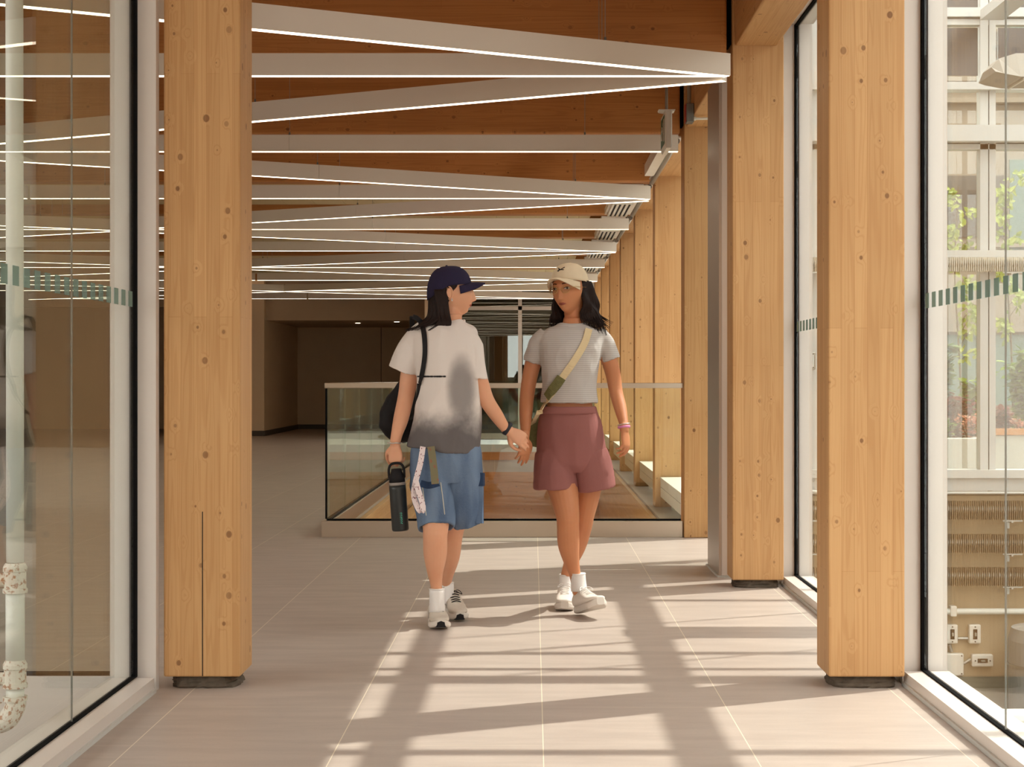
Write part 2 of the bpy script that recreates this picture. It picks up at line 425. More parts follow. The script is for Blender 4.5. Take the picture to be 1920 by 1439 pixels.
# ------------------------------------------------------------------ timber columns
GRC = 'glulam columns along the glazed wall'
def column(x0, x1, y, lab, ped=True, group=GRC, crack=False):
    t = thing('timber_column', ((x0+x1)/2, y+CD/2, 0), lab, 'column', group)
    z0 = .042 if ped else 0
    link('post', obox(x0, x1, y, y+CD, z0, 3.42, .006), M['woodZ'], t)
    if ped:
        bm = BM(); n = 40; cx, cy = (x0+x1)/2, y+CD/2; rings = []
        for k, (z, f) in enumerate(((0, 1.04), (.008, 1.06), (.016, 1.0), (.024, 1.03), (.033, .96), (.0418, .97))):
            rg = []
            for j in range(n):
                a = 2*math.pi*j/n; c, s = math.cos(a), math.sin(a)
                q = (abs(c)**4+abs(s)**4)**-.25
                q *= f*(1+.07*noise.noise(Vector((c*4, s*4, z*60+x0*9+y)))+.06*noise.noise(Vector((c*11, s*11, z*150+x0*9+y))))
                rg.append(Vector((cx+c*q*.112, cy+s*q*.112, z)))
            rings.append(rg)
        loft(bm, rings); link('pedestal', bm, M['pedestal'], t)
    if crack:
        link('drying_crack', obox(-1.1575, -1.1545, y-.001, y+.002, .045, .62), M['black'], t)
    return t
column(-1.292, -1.024, 6.15, 'big pale timber column on the left beside the white frame, standing on a dark pad', crack=True, group='nearest pair of timber columns')
names = ['wide timber column in the right foreground on a dark pad, nearest on the right',
 'timber column right of the pale metal post, second on the right side',
 'timber column just right of the glass railing end, third on the right side']
for i, y in enumerate(CY):
    lab = names[i] if i < 3 else '%s timber column on the right side, counted from the foreground, with white cabinets beside it' % ORD[i]
    column(CX0, CX1, y, lab, ped=i < 2, group=GRC)
# ------------------------------------------------------------------ beams
for i, y in enumerate(CY):
    t = thing('ceiling_beam', (-5, y+.03, 2.78), '%s wide timber ceiling beam across the passage, counted from the foreground' % ORD[i], 'beam', 'timber beams across the ceiling')
    link('timber', obox(-11.9, 1.005, y+.02, y+.24, 2.77, 3.42, .012), M['woodX'], t)
    link('steel_end_plate', obox(1.006, 1.031, y+.05, y+.2, 2.83, 3.42), M['gasket'], t)
for i in range(len(CY)-1):
    y0, y1 = CY[i]+CD+.002, CY[i+1]-.002
    t = thing('edge_beam', (1.15, (y0+y1)/2, 2.81), 'timber edge beam running between the %s and %s right-hand columns' % (ORD[i], ORD[i+1]), 'beam', 'edge beams over the glazed wall')
    link('timber', obox(1.047, 1.262, y0, y1, 2.812, 3.42, .008), M['woodY'], t)
t = thing('edge_beam', (1.15, 3, 2.81), 'timber edge beam coming towards the viewer from the nearest right column', 'beam', 'edge beams over the glazed wall')
link('timber', obox(1.047, 1.262, -5.99, CY[0]-.002, 2.812, 3.42, .008), M['woodY'], t)
# pale metal post
t = thing('metal_pilaster', (1.1, 9.9, 0), 'satin metal clad post between the railing and the second right column', 'post')
link('side_cladding', obox(1.0155, 1.03, 9.63, 10.25, .01, 2.765), M['alu'], t)
link('front_cladding', obox(1.0305, 1.29, 9.63, 10.25, .01, 2.765, .002), M['frame'], t)
link('base_seal', obox(1.005, 1.29, 9.61, 10.26, 0, .0095), M['frame2'], t)
# ------------------------------------------------------------------ ceiling panels, ducts, grilles
for i in range(3, 8):
    y0, y1 = CY[i]+.26, CY[i+1]+.01
    bm = BM(); x = -10.0
    while x < .62:
        box(bm, x, min(x+.296, .62), y0, y1, 2.865, 2.89); x += .3
    single('ceiling_panel', bm, M['cream'], 'cream slatted ceiling panel between the %s and %s cross beams' % (ORD[i], ORD[i+1]), 'ceiling panel', 'cream ceiling panels')
def grille(i, ya, yb):
    t = thing('air_grille', (.82, (ya+yb)/2, 2.68), 'white slotted air diffuser near the right wall, %s one from the foreground' % ORD[i], 'air grille', 'slotted air diffusers by the right columns')
    bm = BM()
    for a, b in ((.728, .742), (.762, .785), (.805, .828), (.848, .871), (.891, .908)): box(bm, a, b, ya, yb, 2.68, 2.686)
    box(bm, .728, .908, ya, ya+.015, 2.68, 2.686); box(bm, .728, .908, yb-.015, yb, 2.68, 2.686)
    box(bm, .722, .728, ya, yb, 2.68, 2.706); box(bm, .908, .914, ya, yb, 2.68, 2.706); box(bm, .722, .914, ya-.004, ya, 2.68, 2.706)
    link('frame', bm, M['white'], t)
    link('slots', obox(.729, .907, ya+.01, yb-.01, 2.6865, 2.70), M['black'], t)
    link('duct_box', obox(.70, .95, ya-.9, yb+.05, 2.706, 2.765), M['white'], t)
for i, (a, b) in enumerate(((16.03, 17.25), (18.98, 20.15), (22.0, 23.14), (24.95, 26.1), (27.9, 29.0))): grille(i, a, b)
for i, (a, b) in enumerate(((12.35, 13.8),)):
    single('white_trunking', obox(.872, .944, a, b, 2.68, 2.77, .002), M['white'], 'short white trunking box under the ceiling, %s' % ('beside the exit sign' if i == 0 else 'just before the nearest air diffuser'), 'trunking')
for i in range(2, 8):
    y0, y1 = CY[i]+CD+.03, CY[i+1]-.05
    t = thing('blind_rail', (1.0, (y0+y1)/2, 2.74), 'slim metal blind rail under the edge beam after the %s right column' % ORD[i], 'blind rail', 'blind rails')
    bm = BM(); cyl(bm, (1.005, y0, 2.755), (1.005, y1, 2.755), .022); link('roller', bm, M['zinc'], t)
    link('bracket', obox(.98, 1.045, y0, y1, 2.779, 2.79), M['white'], t)
# downlights in the bulkhead
for x, y in ((-2.7, 34.8), (-3.55, 35.6)):
    t = thing('recessed_downlight', (x-.2, y, 2.235), 'small round downlight in the far soffit, %s' % ('right one' if x > -3 else 'left one'), 'downlight', 'soffit downlights')
    bm = BM(); cyl(bm, (x, y, 2.232), (x, y, 2.2395), .08); link('trim_ring', bm, M['white'], t)
    bm = BM(); cyl(bm, (x, y, 2.229), (x, y, 2.2318), .05); link('lens', bm, M['lamp'], t)
t = thing('recessed_downlight', (-5.45, 33.6, 3.42), 'downlight washing the far wall corner', 'downlight')
bm = BM(); cyl(bm, (-5.45, 33.6, 3.39), (-5.45, 33.6, 3.419), .08); link('lens', bm, M['lamp'], t)
# ------------------------------------------------------------------ linear pendants
ND = [5.65, 8.45, 11.25, 14.15, 17.05, 19.9, 22.8, 25.75, 28.7, 31.6]
ZL = 2.54; XR = .925; XL = -4.04
def pendant(a, b, lab, group, zoff=0.0):
    a = Vector(a); b = Vector(b); d = (b-a); Ln = d.length; d.normalize(); s = Vector((-d.y, d.x, 0))
    mid = (a+b)/2
    t = thing('linear_pendant', mid, lab, 'ceiling light', group)
    def bar(x0, x1, hw, z0, z1):
        bm = BM(); R = Matrix.Translation(a) @ Matrix(((d.x, s.x, 0, 0), (d.y, s.y, 0, 0), (0, 0, 1, 0), (0, 0, 0, 1)))
        return box(bm, x0, x1, -hw, hw, z0, z1, 0, R)
    L0 = 0
    n = max(1, round(Ln/2.4)); seg = Ln/n
    for i in range(n): link('housing', bar(i*seg+.001, (i+1)*seg-.001, .028, 0, .105), M['housing'], t)
    link('diffuser', bar(.002, Ln-.002, .021, -.0015, -.0002), M['led'], t)
    for f in (.12, .5, .88):
        p = a+d*Ln*f
        bm = BM(); cyl(bm, p+Vector((0, 0, .105)), Vector((p.x, p.y, 3.419)), .0015, 6); link('cable', bm, M['zinc'], t)
        bm = BM(); cyl(bm, p+Vector((0, 0, .105)), p+Vector((0, 0, .125)), .006, 8); link('cable_grip', bm, M['greybox'], t)
for i in range(1, 10):
    pendant((XL, ND[i], ZL), (XR, ND[i], ZL), 'straight light strip running square across the ceiling, %s from the foreground' % ORD[i-1], 'straight pendant light strips')
for i in range(1, 10):
    pendant((2*XL-XR, ND[i], ZL), (XL-.03, ND[i], ZL), 'straight light strip in the left bay of the ceiling, %s from the foreground' % ORD[i-1], 'straight light strips in the left bay')
for i in range(0, 9):
    a = (XR, ND[i]) if i % 2 else (XL, ND[i]); b = (XL, ND[i+1]) if i % 2 else (XR, ND[i+1])
    z = ZL-.012 - .0006*i
    sh = .06
    A = Vector((a[0], a[1]+sh, z)); B = Vector((b[0], b[1]-sh, z))
    pendant(A, B, 'slanting light strip of the ceiling zigzag, %s from the foreground' % ORD[i], 'slanting pendant light strips')
    # the same zigzag carries on in the next bay to the left
    XM = 2*XL-XR
    a2 = (XM, a[1]) if i % 2 else a; b2 = b if i % 2 else (XM, b[1])
    A = Vector((a2[0], a2[1]+sh, z)); B = Vector((b2[0], b2[1]-sh, z))
    pendant(A-Vector((.03, 0, 0)), B-Vector((.03, 0, 0)), 'slanting light strip of the left-hand zigzag beyond the left column, %s from the foreground' % ORD[i], 'slanting light strips in the left bay')
# ------------------------------------------------------------------ exit sign, conduit
t = thing('exit_sign', (.79, 10.45, 2.43), 'white box exit sign seen edge-on, hanging from a rod by the right beams', 'exit sign')
bm = BM(); rg = []
for x, ins in ((.771, .02), (.780, .006), (.806, .006), (.814, .02)):
    y0, y1, z0, z1 = 10.3+ins, 10.65-ins, 2.435+ins, 2.665-ins*.4
    rg.append([Vector((x, y0, z0)), Vector((x, y1, z0)), Vector((x, y1, z1)), Vector((x, y0, z1))])
loft(bm, rg); link('casing', bm, M['white'], t)
link('left_face_panel', obox(.7695, .7708, 10.335, 10.62, 2.47, 2.64), M['green'], t)
bm = BM()   # pictogram of a running figure and door
box(bm, .7685, .7694, 10.35, 10.41, 2.49, 2.62)
box(bm, .7685, .7694, 10.47, 10.49, 2.59, 2.61)
for (ya, za, yb, zb) in ((10.48, 2.585, 10.49, 2.54), (10.485, 2.58, 10.45, 2.555), (10.485, 2.575, 10.52, 2.56), (10.49, 2.54, 10.46, 2.505), (10.49, 2.54, 10.53, 2.51)):
    tube(bm, [(.769, ya, za), (.769, yb, zb)], (.005, .0006), 6, up=Vector((0, 0, 1)))
link('pictogram', bm, M['white'], t)
bm = BM(); rg = []
for z, q in ((2.667, .02), (2.675, .045), (2.684, .05)):
    rg.append([Vector((.792-q, 10.47-q, z)), Vector((.792+q, 10.47-q, z)), Vector((.792+q, 10.47+q, z)), Vector((.792-q, 10.47+q, z))])
loft(bm, rg); link('canopy_plate', bm, M['white'], t)
bm = BM(); cyl(bm, (.792, 10.47, 2.684), (.792, 10.47, 3.419), .009); link('rod', bm, M['zinc'], t)
t = thing('junction_box', (1.02, 11.5, 2.76), 'grey metal conduit box with pipe on the edge beam before the third right column', 'junction box')
link('box_body', obox(1.0465, 1.092, 11.7, 11.98, 2.82, 2.97, .01) if False else obox(.995, 1.046, 11.45, 11.56, 2.76, 2.884, .006), M['greybox'], t)
link('red_cover', obox(.991, .9945, 11.455, 11.555, 2.765, 2.88), M['red'], t)
bm = BM(); tube(bm, [(1.018, 11.5, 2.884), (1.018, 11.5, 3.1), (1.012, 11.5, 3.42)], .014, 10, k=3, round_ends=False); link('conduit', bm, M['zinc'], t)
bm = BM(); cyl(bm, (1.046, 11.5, 2.79), (1.255, 11.5, 2.79), .009); cyl(bm, (1.046, 11.5, 2.79), (1.062, 11.5, 2.79), .014)
link('side_conduit', bm, M['white'], t)
# ------------------------------------------------------------------ glass railing
t = thing('glass_railing', (-.2, 12.1, 0), 'frameless glass balustrade with metal top rail round the stair opening', 'railing')
RY = 12.1; RX0, RX1 = -1.455, 1.025; GX = -1.42
link('base_cladding', obox(RX0, RX1, RY-.02, RY+.065, 0, .112, .002), M['steelbase'], t)
link('base_cladding', obox(RX0, RX0+.068, RY+.066, OY1+.06, 0, .112, .002), M['steelbase'], t)
link('base_cladding', obox(RX0+.069, .98, OY1+.005, OY1+.08, 0, .112, .002), M['frame2'], t)
bm = BM(); box(bm, GX, 1.015, RY+.01, RY+.038, .1125, .124); box(bm, GX-.012, GX+.0005, RY+.012, RY+.036, .124, 1.022); link('gasket', bm, M['gasket'], t)
link('gasket', obox(GX-.01, GX+.022, RY+.07, OY1, .1125, .124), M['gasket'], t)
link('top_rail', obox(GX-.015, 1.028, RY-.005, RY+.052, 1.024, 1.06, .003), M['steelbase'], t)
link('top_rail', obox(GX-.015, GX+.03, RY+.053, OY1+.05, 1.024, 1.06, .003), M['steelbase'], t)
link('front_glass', obox(GX+.001, 1.012, RY+.016, RY+.032, .1245, 1.0235), M['glassR'], t)
ys = [12.14, 13.2, 14.3, 15.35, 16.45, 17.55, 18.65, 19.75, 20.85, 21.95, 23.05, 24.15, 25.25, 26.35]
for i in range(len(ys)-1):
    link('side_glass', obox(GX, GX+.014, ys[i]+.005, ys[i+1]-.005, .1245, 1.0235), M['glassR'], t)
link('back_glass', obox(GX+.03, .98, OY1+.03, OY1+.045, .1125, 1.0235), M['glassR'], t)
# ------------------------------------------------------------------ white cabinets by the glazing
def cabinet(i):
    y0, y1 = CY[i]+CD+.005, CY[i+1]-.01
    t = thing('radiator_cabinet', (1.2, (y0+y1)/2, 0), 'low white cabinet along the glazing between the %s and %s right columns' % (ORD[i], ORD[i+1]), 'cabinet', 'white cabinets along the glazing')
    link('top_panel', obox(1.075, 1.305, y0, y1, .245, .256, .002), M['white'], t)
    n = 3; q = (y1-y0)/n
    for j in range(n):
        link('front_panel', obox(1.08, 1.09, y0+j*q+.004, y0+(j+1)*q-.004, .175, .242), M['white'], t)
        link('front_panel', obox(1.08, 1.09, y0+j*q+.004, y0+(j+1)*q-.004, .09, .170), M['white'], t)
    link('body', obox(1.092, 1.30, y0, y1, .10, .244), M['white'], t)
    for yy in (y0+.35, (y0+y1)/2, y1-.35): link('foot', obox(1.15, 1.25, yy-.06, yy+.06, 0, .0995), M['white'], t)
for i in range(2, 8): cabinet(i)
# ------------------------------------------------------------------ outside on the right: old wall with steel windows
YW = 10.8
def R2(px0, px1, py0, py1, Y=YW):
    a = W(px0, py1, Y); b = W(px1, py0, Y); return a.x, b.x, a.z, b.z
def face(bm, px0, px1, py0, py1, Y0, Y1, Y=YW, bev=0):
    x0, x1, z0, z1 = R2(px0, px1, py0, py1, Y); return box(bm, x0, x1, Y0, Y1, z0, z1, bev)
XE = 4.3
struct('wall_old_lower', obox(1.475, XE, YW, YW+.25, -.95, R2(0, 1, 930, 931)[3]), M['concrete'])
x0, x1, z0, z1 = R2(0, 1, 930, 1265)
struct('trim_10', obox(1.475, XE, YW-.03, YW+.2, R2(0, 1, 0, 920)[2], R2(0, 1, 895, 896)[3]), M['frame2'])
bm = BM()
box(bm, 1.475, XE, YW-.06, YW+.12, R2(0, 1, 895, 896)[2]+.0, R2(0, 1, 881, 882)[3])      # sill
for (pa, pb) in ((1505, 1534), (1838, 1853), (1855, 1867)): face(bm, pa, pb, -140, 881, YW, YW+.09)
for dx in (1.15, 2.2):
    for (pa, pb) in ((1838, 1853), (1855, 1867)):
        a, b, c, d = R2(pa, pb, -140, 881); box(bm, a+dx, b+dx, YW, YW+.09, c, d)
for (ya, yb, yy) in ((15, 32, -.02), (35, 46, .01), (156, 170, -.05), (238, 268, -.09), (270, 280, 0), (471, 484, -.07)):
    a, b, c, d = R2(0, 1, ya, yb); box(bm, 1.475, XE, YW+yy, YW+.08, c, d)
r = struct('window_10', bm, M['frame2'], (2.4, YW, .5))
bm = BM()
for (ya, yb) in ((50, 140), (-120, 12)):
    for (pa, pb) in ((1560, 1836), (1874, 2180)): face(bm, pa, pb, ya, yb, YW+.035, YW+.045)
link('dark_pane', bm, M['darkpane'], r)
link('pane', obox(1.48, XE, YW+.05, YW+.056, R2(0, 1, 881, 882)[3], 3.4), M['glass'], r)
bm = BM()   # bolts on the steel post
for py in (24, 462, 522, 878): 
    p = W(1520, py, YW); cyl(bm, (p.x, YW-.012, p.z), (p.x, YW+.001, p.z), .012, 8)
link('bolt', bm, M['zinc'], r)
# finned heaters
def finned(ya, yb, mat, lab, x0=1.5, x1=XE-.1, y=YW-.09, dens=.013):
    a, b, z0, z1 = R2(0, 1, ya, yb)
    t = thing('finned_heater', ((x0+x1)/2, y, z0), lab, 'heater', 'finned tube heaters')
    bm = BM(); x = x0
    while x < x1:
        j = random.uniform(-.0008, .0008); k = .003 if 'lowest' in lab else .0012
        s = random.uniform(-k, k)
        r = bmesh.ops.create_cube(bm, size=1)['verts']
        for v in r:
            v.co = Vector((x+j+v.co.x*.0022+(s if v.co.z > 0 else 0), y+v.co.y*.085, (z0+z1)/2+v.co.z*(z1-z0)))
        x += dens
    link('fins', bm, mat, t)
    bm = BM(); zm = (z0+z1)/2+.005; cyl(bm, (x0-.02, y, zm), (x1, y, zm), .021); link('tube', bm, M['zinc'], t)
    bm = BM()
    for bx in (1.665, 2.9, 3.9):
        box(bm, bx, bx+.012, y-.035, y+.05, z0-.02, z0-.008); box(bm, bx-.05, bx+.07, y-.03, y-.02, z0-.012, z0-.004)
    for bx in (1.665, 2.9, 3.9): box(bm, bx-.004, bx+.012, YW-.04, YW-.001, z0-.06, z0+.02)
    link('bracket', bm, M['zinc'], t)
finned(485, 511, M['white'], 'white finned heater under the upper windows outside the right pane')
finned(938, 972, M['fins'], 'upper brown finned heater on the concrete wall outside')
finned(1000, 1034, M['fins'], 'middle brown finned heater on the concrete wall outside')
finned(1062, 1095, M['fins'], 'lowest brown finned heater on the concrete wall outside')
def pipe(name, pts, r, mat, lab, cat_='pipe', k=0):
    bm = BM(); tube(bm, pts, r, 14, k=k, round_ends=False); return single(name, bm, mat, lab, cat_)
a = W(1500, 924, YW); pipe('conduit_pipe', [(1.48, YW-.06, a.z), (XE, YW-.06, a.z)], .012, M['zinc'], 'thin silver pipe under the white window sill outside')
a = W(1500, 1145, YW); t = thing('white_pipe', (2.5, YW-.06, a.z), 'white horizontal pipe clipped to the concrete wall outside', 'pipe')
bm = BM(); cyl(bm, (1.48, YW-.05, a.z), (XE, YW-.05, a.z), .019); link('tube', bm, M['pipe'], t)
bm = BM(); q = W(1783, 1145, YW); box(bm, q.x-.02, q.x+.02, YW-.075, YW, q.z-.03, q.z+.035, .006); link('clip', bm, M['white'], t)
a = W(1508, 905, YW)
pipe('cable_loop', [(1.53, YW-.09, W(0, 905, YW).z), (1.60, YW-.1, W(0, 912, YW).z), (1.70, YW-.1, W(0, 920, YW).z), (1.9, YW-.09, W(0, 921, YW).z)], .008, M['pipe'], 'white cable curving under the sill behind the second right column', 'cable', 4)
def wallbox(px0, px1, py0, py1, lab, switch='v', name='switch_box', mat='white'):
    x0, x1, z0, z1 = R2(px0, px1, py0, py1)
    t = thing(name, ((x0+x1)/2, YW-.03, z0), lab, 'electrical box')
    link('cover_plate', obox(x0, x1, YW-.045, YW-.001, z0, z1, .008), M[mat], t)
    cx, cz = (x0+x1)/2, (z0+z1)/2
    if switch:
        w_, h_ = (.009, .022) if switch == 'v' else (.022, .009)
        link('recess', obox(cx-w_*1.4, cx+w_*1.4, YW-.048, YW-.0455, cz-h_*1.4, cz+h_*1.4), M['gasket'], t)
        link('toggle', obox(cx-w_*.6, cx+w_*.6, YW-.062, YW-.0485, cz-h_*.5, cz+h_*.5, .002), M['zinc'], t)
        if switch == 'v':
            link('paper_label', obox(x0+.004, x0+.012, YW-.0458, YW-.0452, cz-.03, cz+.02), M['pipe'], t)
            bm = BM()
            for s in (-1, 1): cyl(bm, (cx, YW-.052, cz+s*.045), (cx, YW-.0455, cz+s*.045), .004, 8)
        else:
            link('paper_label', obox(cx-.022, cx+.022, YW-.0458, YW-.0452, cz+.014, cz+.032), M['pipe'], t)
            bm = BM()
            for s in (-1, 1): cyl(bm, (cx+s*.045, YW-.052, cz), (cx+s*.045, YW-.0455, cz), .004, 8)
        link('screw', bm, M['gasket'], t)
    else:
        bm = BM()
        for sx in (x0+.014, x1-.014):
            for sz in (z0+.014, z1-.014): cyl(bm, (sx, YW-.05, sz), (sx, YW-.0455, sz), .004, 8)
        link('screw', bm, M['gasket'], t)
wallbox(1772, 1793, 1170, 1206, 'left of the two upright switch boxes on the concrete wall outside')
wallbox(1814, 1836, 1170, 1206, 'right of the two upright switch boxes on the concrete wall outside')
wallbox(1761, 1804, 1224, 1266, 'square blank junction cover low on the concrete wall outside', None, 'junction_cover')
wallbox(1819, 1859, 1226, 1249, 'switch box lying on its side, low on the concrete wall outside', 'h')
wallbox(1506, 1527, 660, 694, 'small grey box on the white steel post behind the second right column', None, 'junction_cover', 'zinc')
def link_pipe(ax, ay, bx, by, lab):
    a = W(ax, ay, YW); b = W(bx, by, YW); pipe('short_conduit', [(a.x, YW-.02, a.z), (b.x, YW-.02, b.z)], .011, M['zinc'], lab, 'conduit')
link_pipe(1794, 1197, 1813, 1197, 'short metal conduit joining the two upright switch boxes')
link_pipe(1805, 1244, 1818, 1236, 'short bent conduit between the square cover and the sideways switch box')
link_pipe(1783, 1222, 1779, 1208, 'short conduit above the square junction cover')
M['greybox2'] = plain('grey_painted_tank', srgb(158, 156, 150), .45, .2)
# tank and floor pipes
t = thing('grey_tank', (3.09, 10.35, -.95), 'pale grey metal tank standing by the concrete wall at the right edge', 'tank')
bm = BM(); rg = []
for z, r in ((-.95, .27), (-.9, .29), (-.45, .29), (-.38, .27), (-.37, .02)):
    rg.append([Vector((3.09+math.cos(2*math.pi*j/40)*r, 10.35+math.sin(2*math.pi*j/40)*r, z)) for j in range(40)])
loft(bm, rg); link('shell', bm, M['greybox2'], t, smooth=False)
bm = BM(); cyl(bm, (3.09, 10.35, -.6), (3.09, 10.35, -.585), .295, 40); link('band', bm, M['zinc'], t)
pipe('floor_pipe', [(1.6, 9.9, -.84), (6, 9.9, -.84)], .07, M['pipe'], 'thick white pipe lying on the floor outside the right pane')
pipe('floor_pipe', [(1.6, 9.4, -.90), (6, 9.3, -.90)], .04, M['pipe'], 'thinner white pipe lying in front of the thick one outside')
# hanging fluorescent fixture
t = thing('fluorescent_fixture', (2.45, 8.4, 2.5), 'white wedge-shaped fluorescent fixture hanging outside at the upper right', 'fixture')
bm = BM(); rg = []
for x, zt, zb, hw in ((2.165, 2.56, 2.525, .16), (2.20, 2.60, 2.515, .17), (2.28, 2.625, 2.50, .17), (3.4, 2.63, 2.50, .17)):
    rg.append([Vector((x, 8.4-hw, zb)), Vector((x, 8.4+hw, zb)), Vector((x, 8.4+hw*.5, zt)), Vector((x, 8.4-hw*.5, zt))])
loft(bm, rg); link('housing', bm, M['stone'], t)
bm = BM()
for i in range(12): box(bm, 2.30+i*.09, 2.31+i*.09, 8.26, 8.54, 2.49, 2.4995)
link('louvre', bm, M['white'], t)
bm = BM()
for x in (2.5, 3.2): cyl(bm, (x, 8.4, 2.63), (x, 8.4, 3.27), .002, 6)
link('cable', bm, M['zinc'], t)
# unseen rails and poles, placed and sized to cast the shadow lines on the floor
t = thing('shadow_casting_frame', (2.6, 6, -.95), 'unseen frame of rails and poles outside the right-hand glazing, laid out to cast the floor shadows', 'frame')
def sb(name, bm): link(name, bm, M['frame2'], t)
ZT = 3.3
for sx, hw in ((.49, .07), (-.43, .048)):
    x = sx+SA*ZT; sb('long_rail', obox(x-hw, x+hw, -1, YW-.1, ZT-.03, ZT+.03))
for sy, hw in ((6.95, .03), (6.57, .018), (6.34, .075), (5.1, .03), (8.62, .03)):
    y = sy+SB*ZT; sb('cross_rail', obox(1.48, 4.1, y-hw, y+hw, ZT-.03, ZT+.03))
for x in (3.8,):
    for y in (-1, 3.2, 10.5): sb('post', obox(x-.03, x+.03, y-.03, y+.03, -.95, ZT+.03))
for y0, dz in ((7.42+.534*3.2, 0), (7.05+.5*3.2, 0), (6.48+.5*3.2, 0)):
    bm = BM(); cyl(bm, (3.2, y0, -.95), (3.2, y0, 5.2), .012 if y0 > 8.7 or y0 < 8.2 else .02, 8); sb('pole', bm)
# planters, plants and the far building
def planter(px0, px1, pyt, pyb, Y, lab, rim):
    x0, x1, z0, z1 = R2(px0, px1, pyt, pyb, Y); z0 = -.35
    t = thing('planter_box', ((x0+x1)/2, Y+.4, z0), lab, 'planter')
    bm = BM(); box(bm, x0, x1, Y, Y+.08, z0, z1, .01); box(bm, x0, x1, Y+.9, Y+.98, z0, z1, .01); box(bm, x0, x0+.08, Y+.081, Y+.899, z0, z1); box(bm, x1-.08, x1, Y+.081, Y+.899, z0, z1)
    link('trough', bm, M['stone'], t)
    link('soil', obox(x0+.081, x1-.081, Y+.081, Y+.899, z0+.02, z1-.06), M['pedestal'], t)
    if rim: link('timber_rim', obox(x0-.02, x1+.02, Y-.02, Y+.06, z1, z1+.05), M['woodX'], t)
    return x0, x1, z1-.05
PY = 14.0
struct('floor_court', obox(1.475, 9, YW+.25, 48, -.45, -.35), M['stone'])
pl1 = planter(1640, 1852, 822, 905, PY, 'pale concrete planter with shrubs outside the left window pane', False)
pl2 = planter(1860, 2150, 816, 905, PY, 'pale concrete planter with a timber rim at the right edge', True)
def leafmat(name, a, b):
    t = NT(name); oi = t.n('ShaderNodeNewGeometry'); c = t.mix(oi.outputs['Random Per Island'], a, b)
    bs = t.bsdf(c, .5, 0, .4); tl = t.n('ShaderNodeBsdfTranslucent'); t.l(c, tl.inputs[0])
    mx = t.n('ShaderNodeMixShader'); mx.inputs[0].default_value = .35; t.l(bs.outputs[0], mx.inputs[1]); t.l(tl.outputs[0], mx.inputs[2]); t.l(mx.outputs[0], t.out.inputs[0])
    return t.m
ML = {'green': leafmat('green_leaves', srgb(84, 110, 44), srgb(146, 170, 70)), 'dark': leafmat('dark_green_leaves', srgb(62, 84, 44), srgb(110, 132, 70)),
      'red': leafmat('purple_leaves', srgb(96, 44, 38), srgb(150, 84, 66)), 'pink': leafmat('pink_flowers', srgb(190, 116, 96), srgb(220, 156, 126)),
      'vine': leafmat('vine_leaves', srgb(120, 138, 50), srgb(172, 180, 84))}
M['stem'] = plain('plant_stem', srgb(96, 78, 52), .8)
def leaf(bm, p, d, L, wd, nrm):
    d = d.normalized(); s = d.cross(nrm); s = s.normalized() if s.length > 1e-3 else Vector((1, 0, 0)); up = s.cross(d)
    pts = [p, p+d*L*.35+s*wd+up*.02*L, p+d*L*.75+s*wd*.7-up*.05*L, p+d*L-up*L*.15, p+d*L*.75-s*wd*.7-up*.05*L, p+d*L*.35-s*wd+up*.02*L]
    mid = bm.verts.new(p+d*L*.5-up*L*.08); vs = [bm.verts.new(q) for q in pts]
    for i in range(6): bm.faces.new((mid, vs[i], vs[(i+1) % 6]))
def rv(s=1): return Vector((random.uniform(-s, s), random.uniform(-s, s), random.uniform(-s, s)))
def shrub(base, h, w_, n, mat, lab, L=.07, nm='shrub', cat_='shrub', stems=7, droop=0):
    t = thing(nm, base, lab, cat_)
    bs = BM(); bl = BM(); base = Vector(base)
    for i in range(stems):
        a = random.uniform(0, 6.28); tip = base+Vector((math.cos(a)*w_*random.uniform(.2, 1), math.sin(a)*w_*.5*random.uniform(.2, 1), h*random.uniform(.7, 1)))
        mid = base.lerp(tip, .5)+Vector((0, 0, h*.12))
        P = cat([base, mid, tip], 5); tube(bs, P, [.006*(1-.7*q/(len(P)-1)) for q in range(len(P))], 5)
        for q in range(n//stems):
            u = random.uniform(.15, 1); p = P[min(int(u*(len(P)-1)), len(P)-1)]+rv(.02)
            d = rv(1); d.z = d.z*.4+.1-droop; leaf(bl, p, d, L*random.uniform(.7, 1.2), L*.3, Vector((0, 0, 1))+rv(.4))
    link('stems', bs, M['stem'], t); link('foliage', bl, ML[mat], t)
z1 = pl1[2]
def bpos(px, dy): return (W(px, 0, PY+dy).x, PY+dy, z1)
shrub(bpos(1752, .65), .85, .17, 330, 'dark', 'tall narrow-leaved green shrub at the left end of the planter', .13, stems=9)
shrub(bpos(1832, .7), .62, .15, 200, 'green', 'bright green shrub just left of the white window mullion', .12)
shrub(bpos(1794, .5), .42, .15, 260, 'red', 'purple-leaved shrub in the middle of the planter', .08, stems=9)
shrub(bpos(1768, .25), .2, .16, 260, 'green', 'low green ground plant at the front of the planter', .05, stems=9)
shrub(bpos(1818, .25), .24, .15, 260, 'pink', 'pink flowering plant at the front of the planter', .035, 'flowering_plant', 'plant', stems=12)
shrub(bpos(1880, .3), .35, .12, 200, 'red', 'purple shrub just right of the white window mullion', .08)
shrub(bpos(1918, .65), .8, .2, 400, 'green', 'bushy green shrub behind the right-hand glass joint', .11, stems=10)
shrub(bpos(1918, .22), .22, .16, 260, 'pink', 'pink flowering plant in the timber-rimmed planter', .035, 'flowering_plant', 'plant', stems=12)
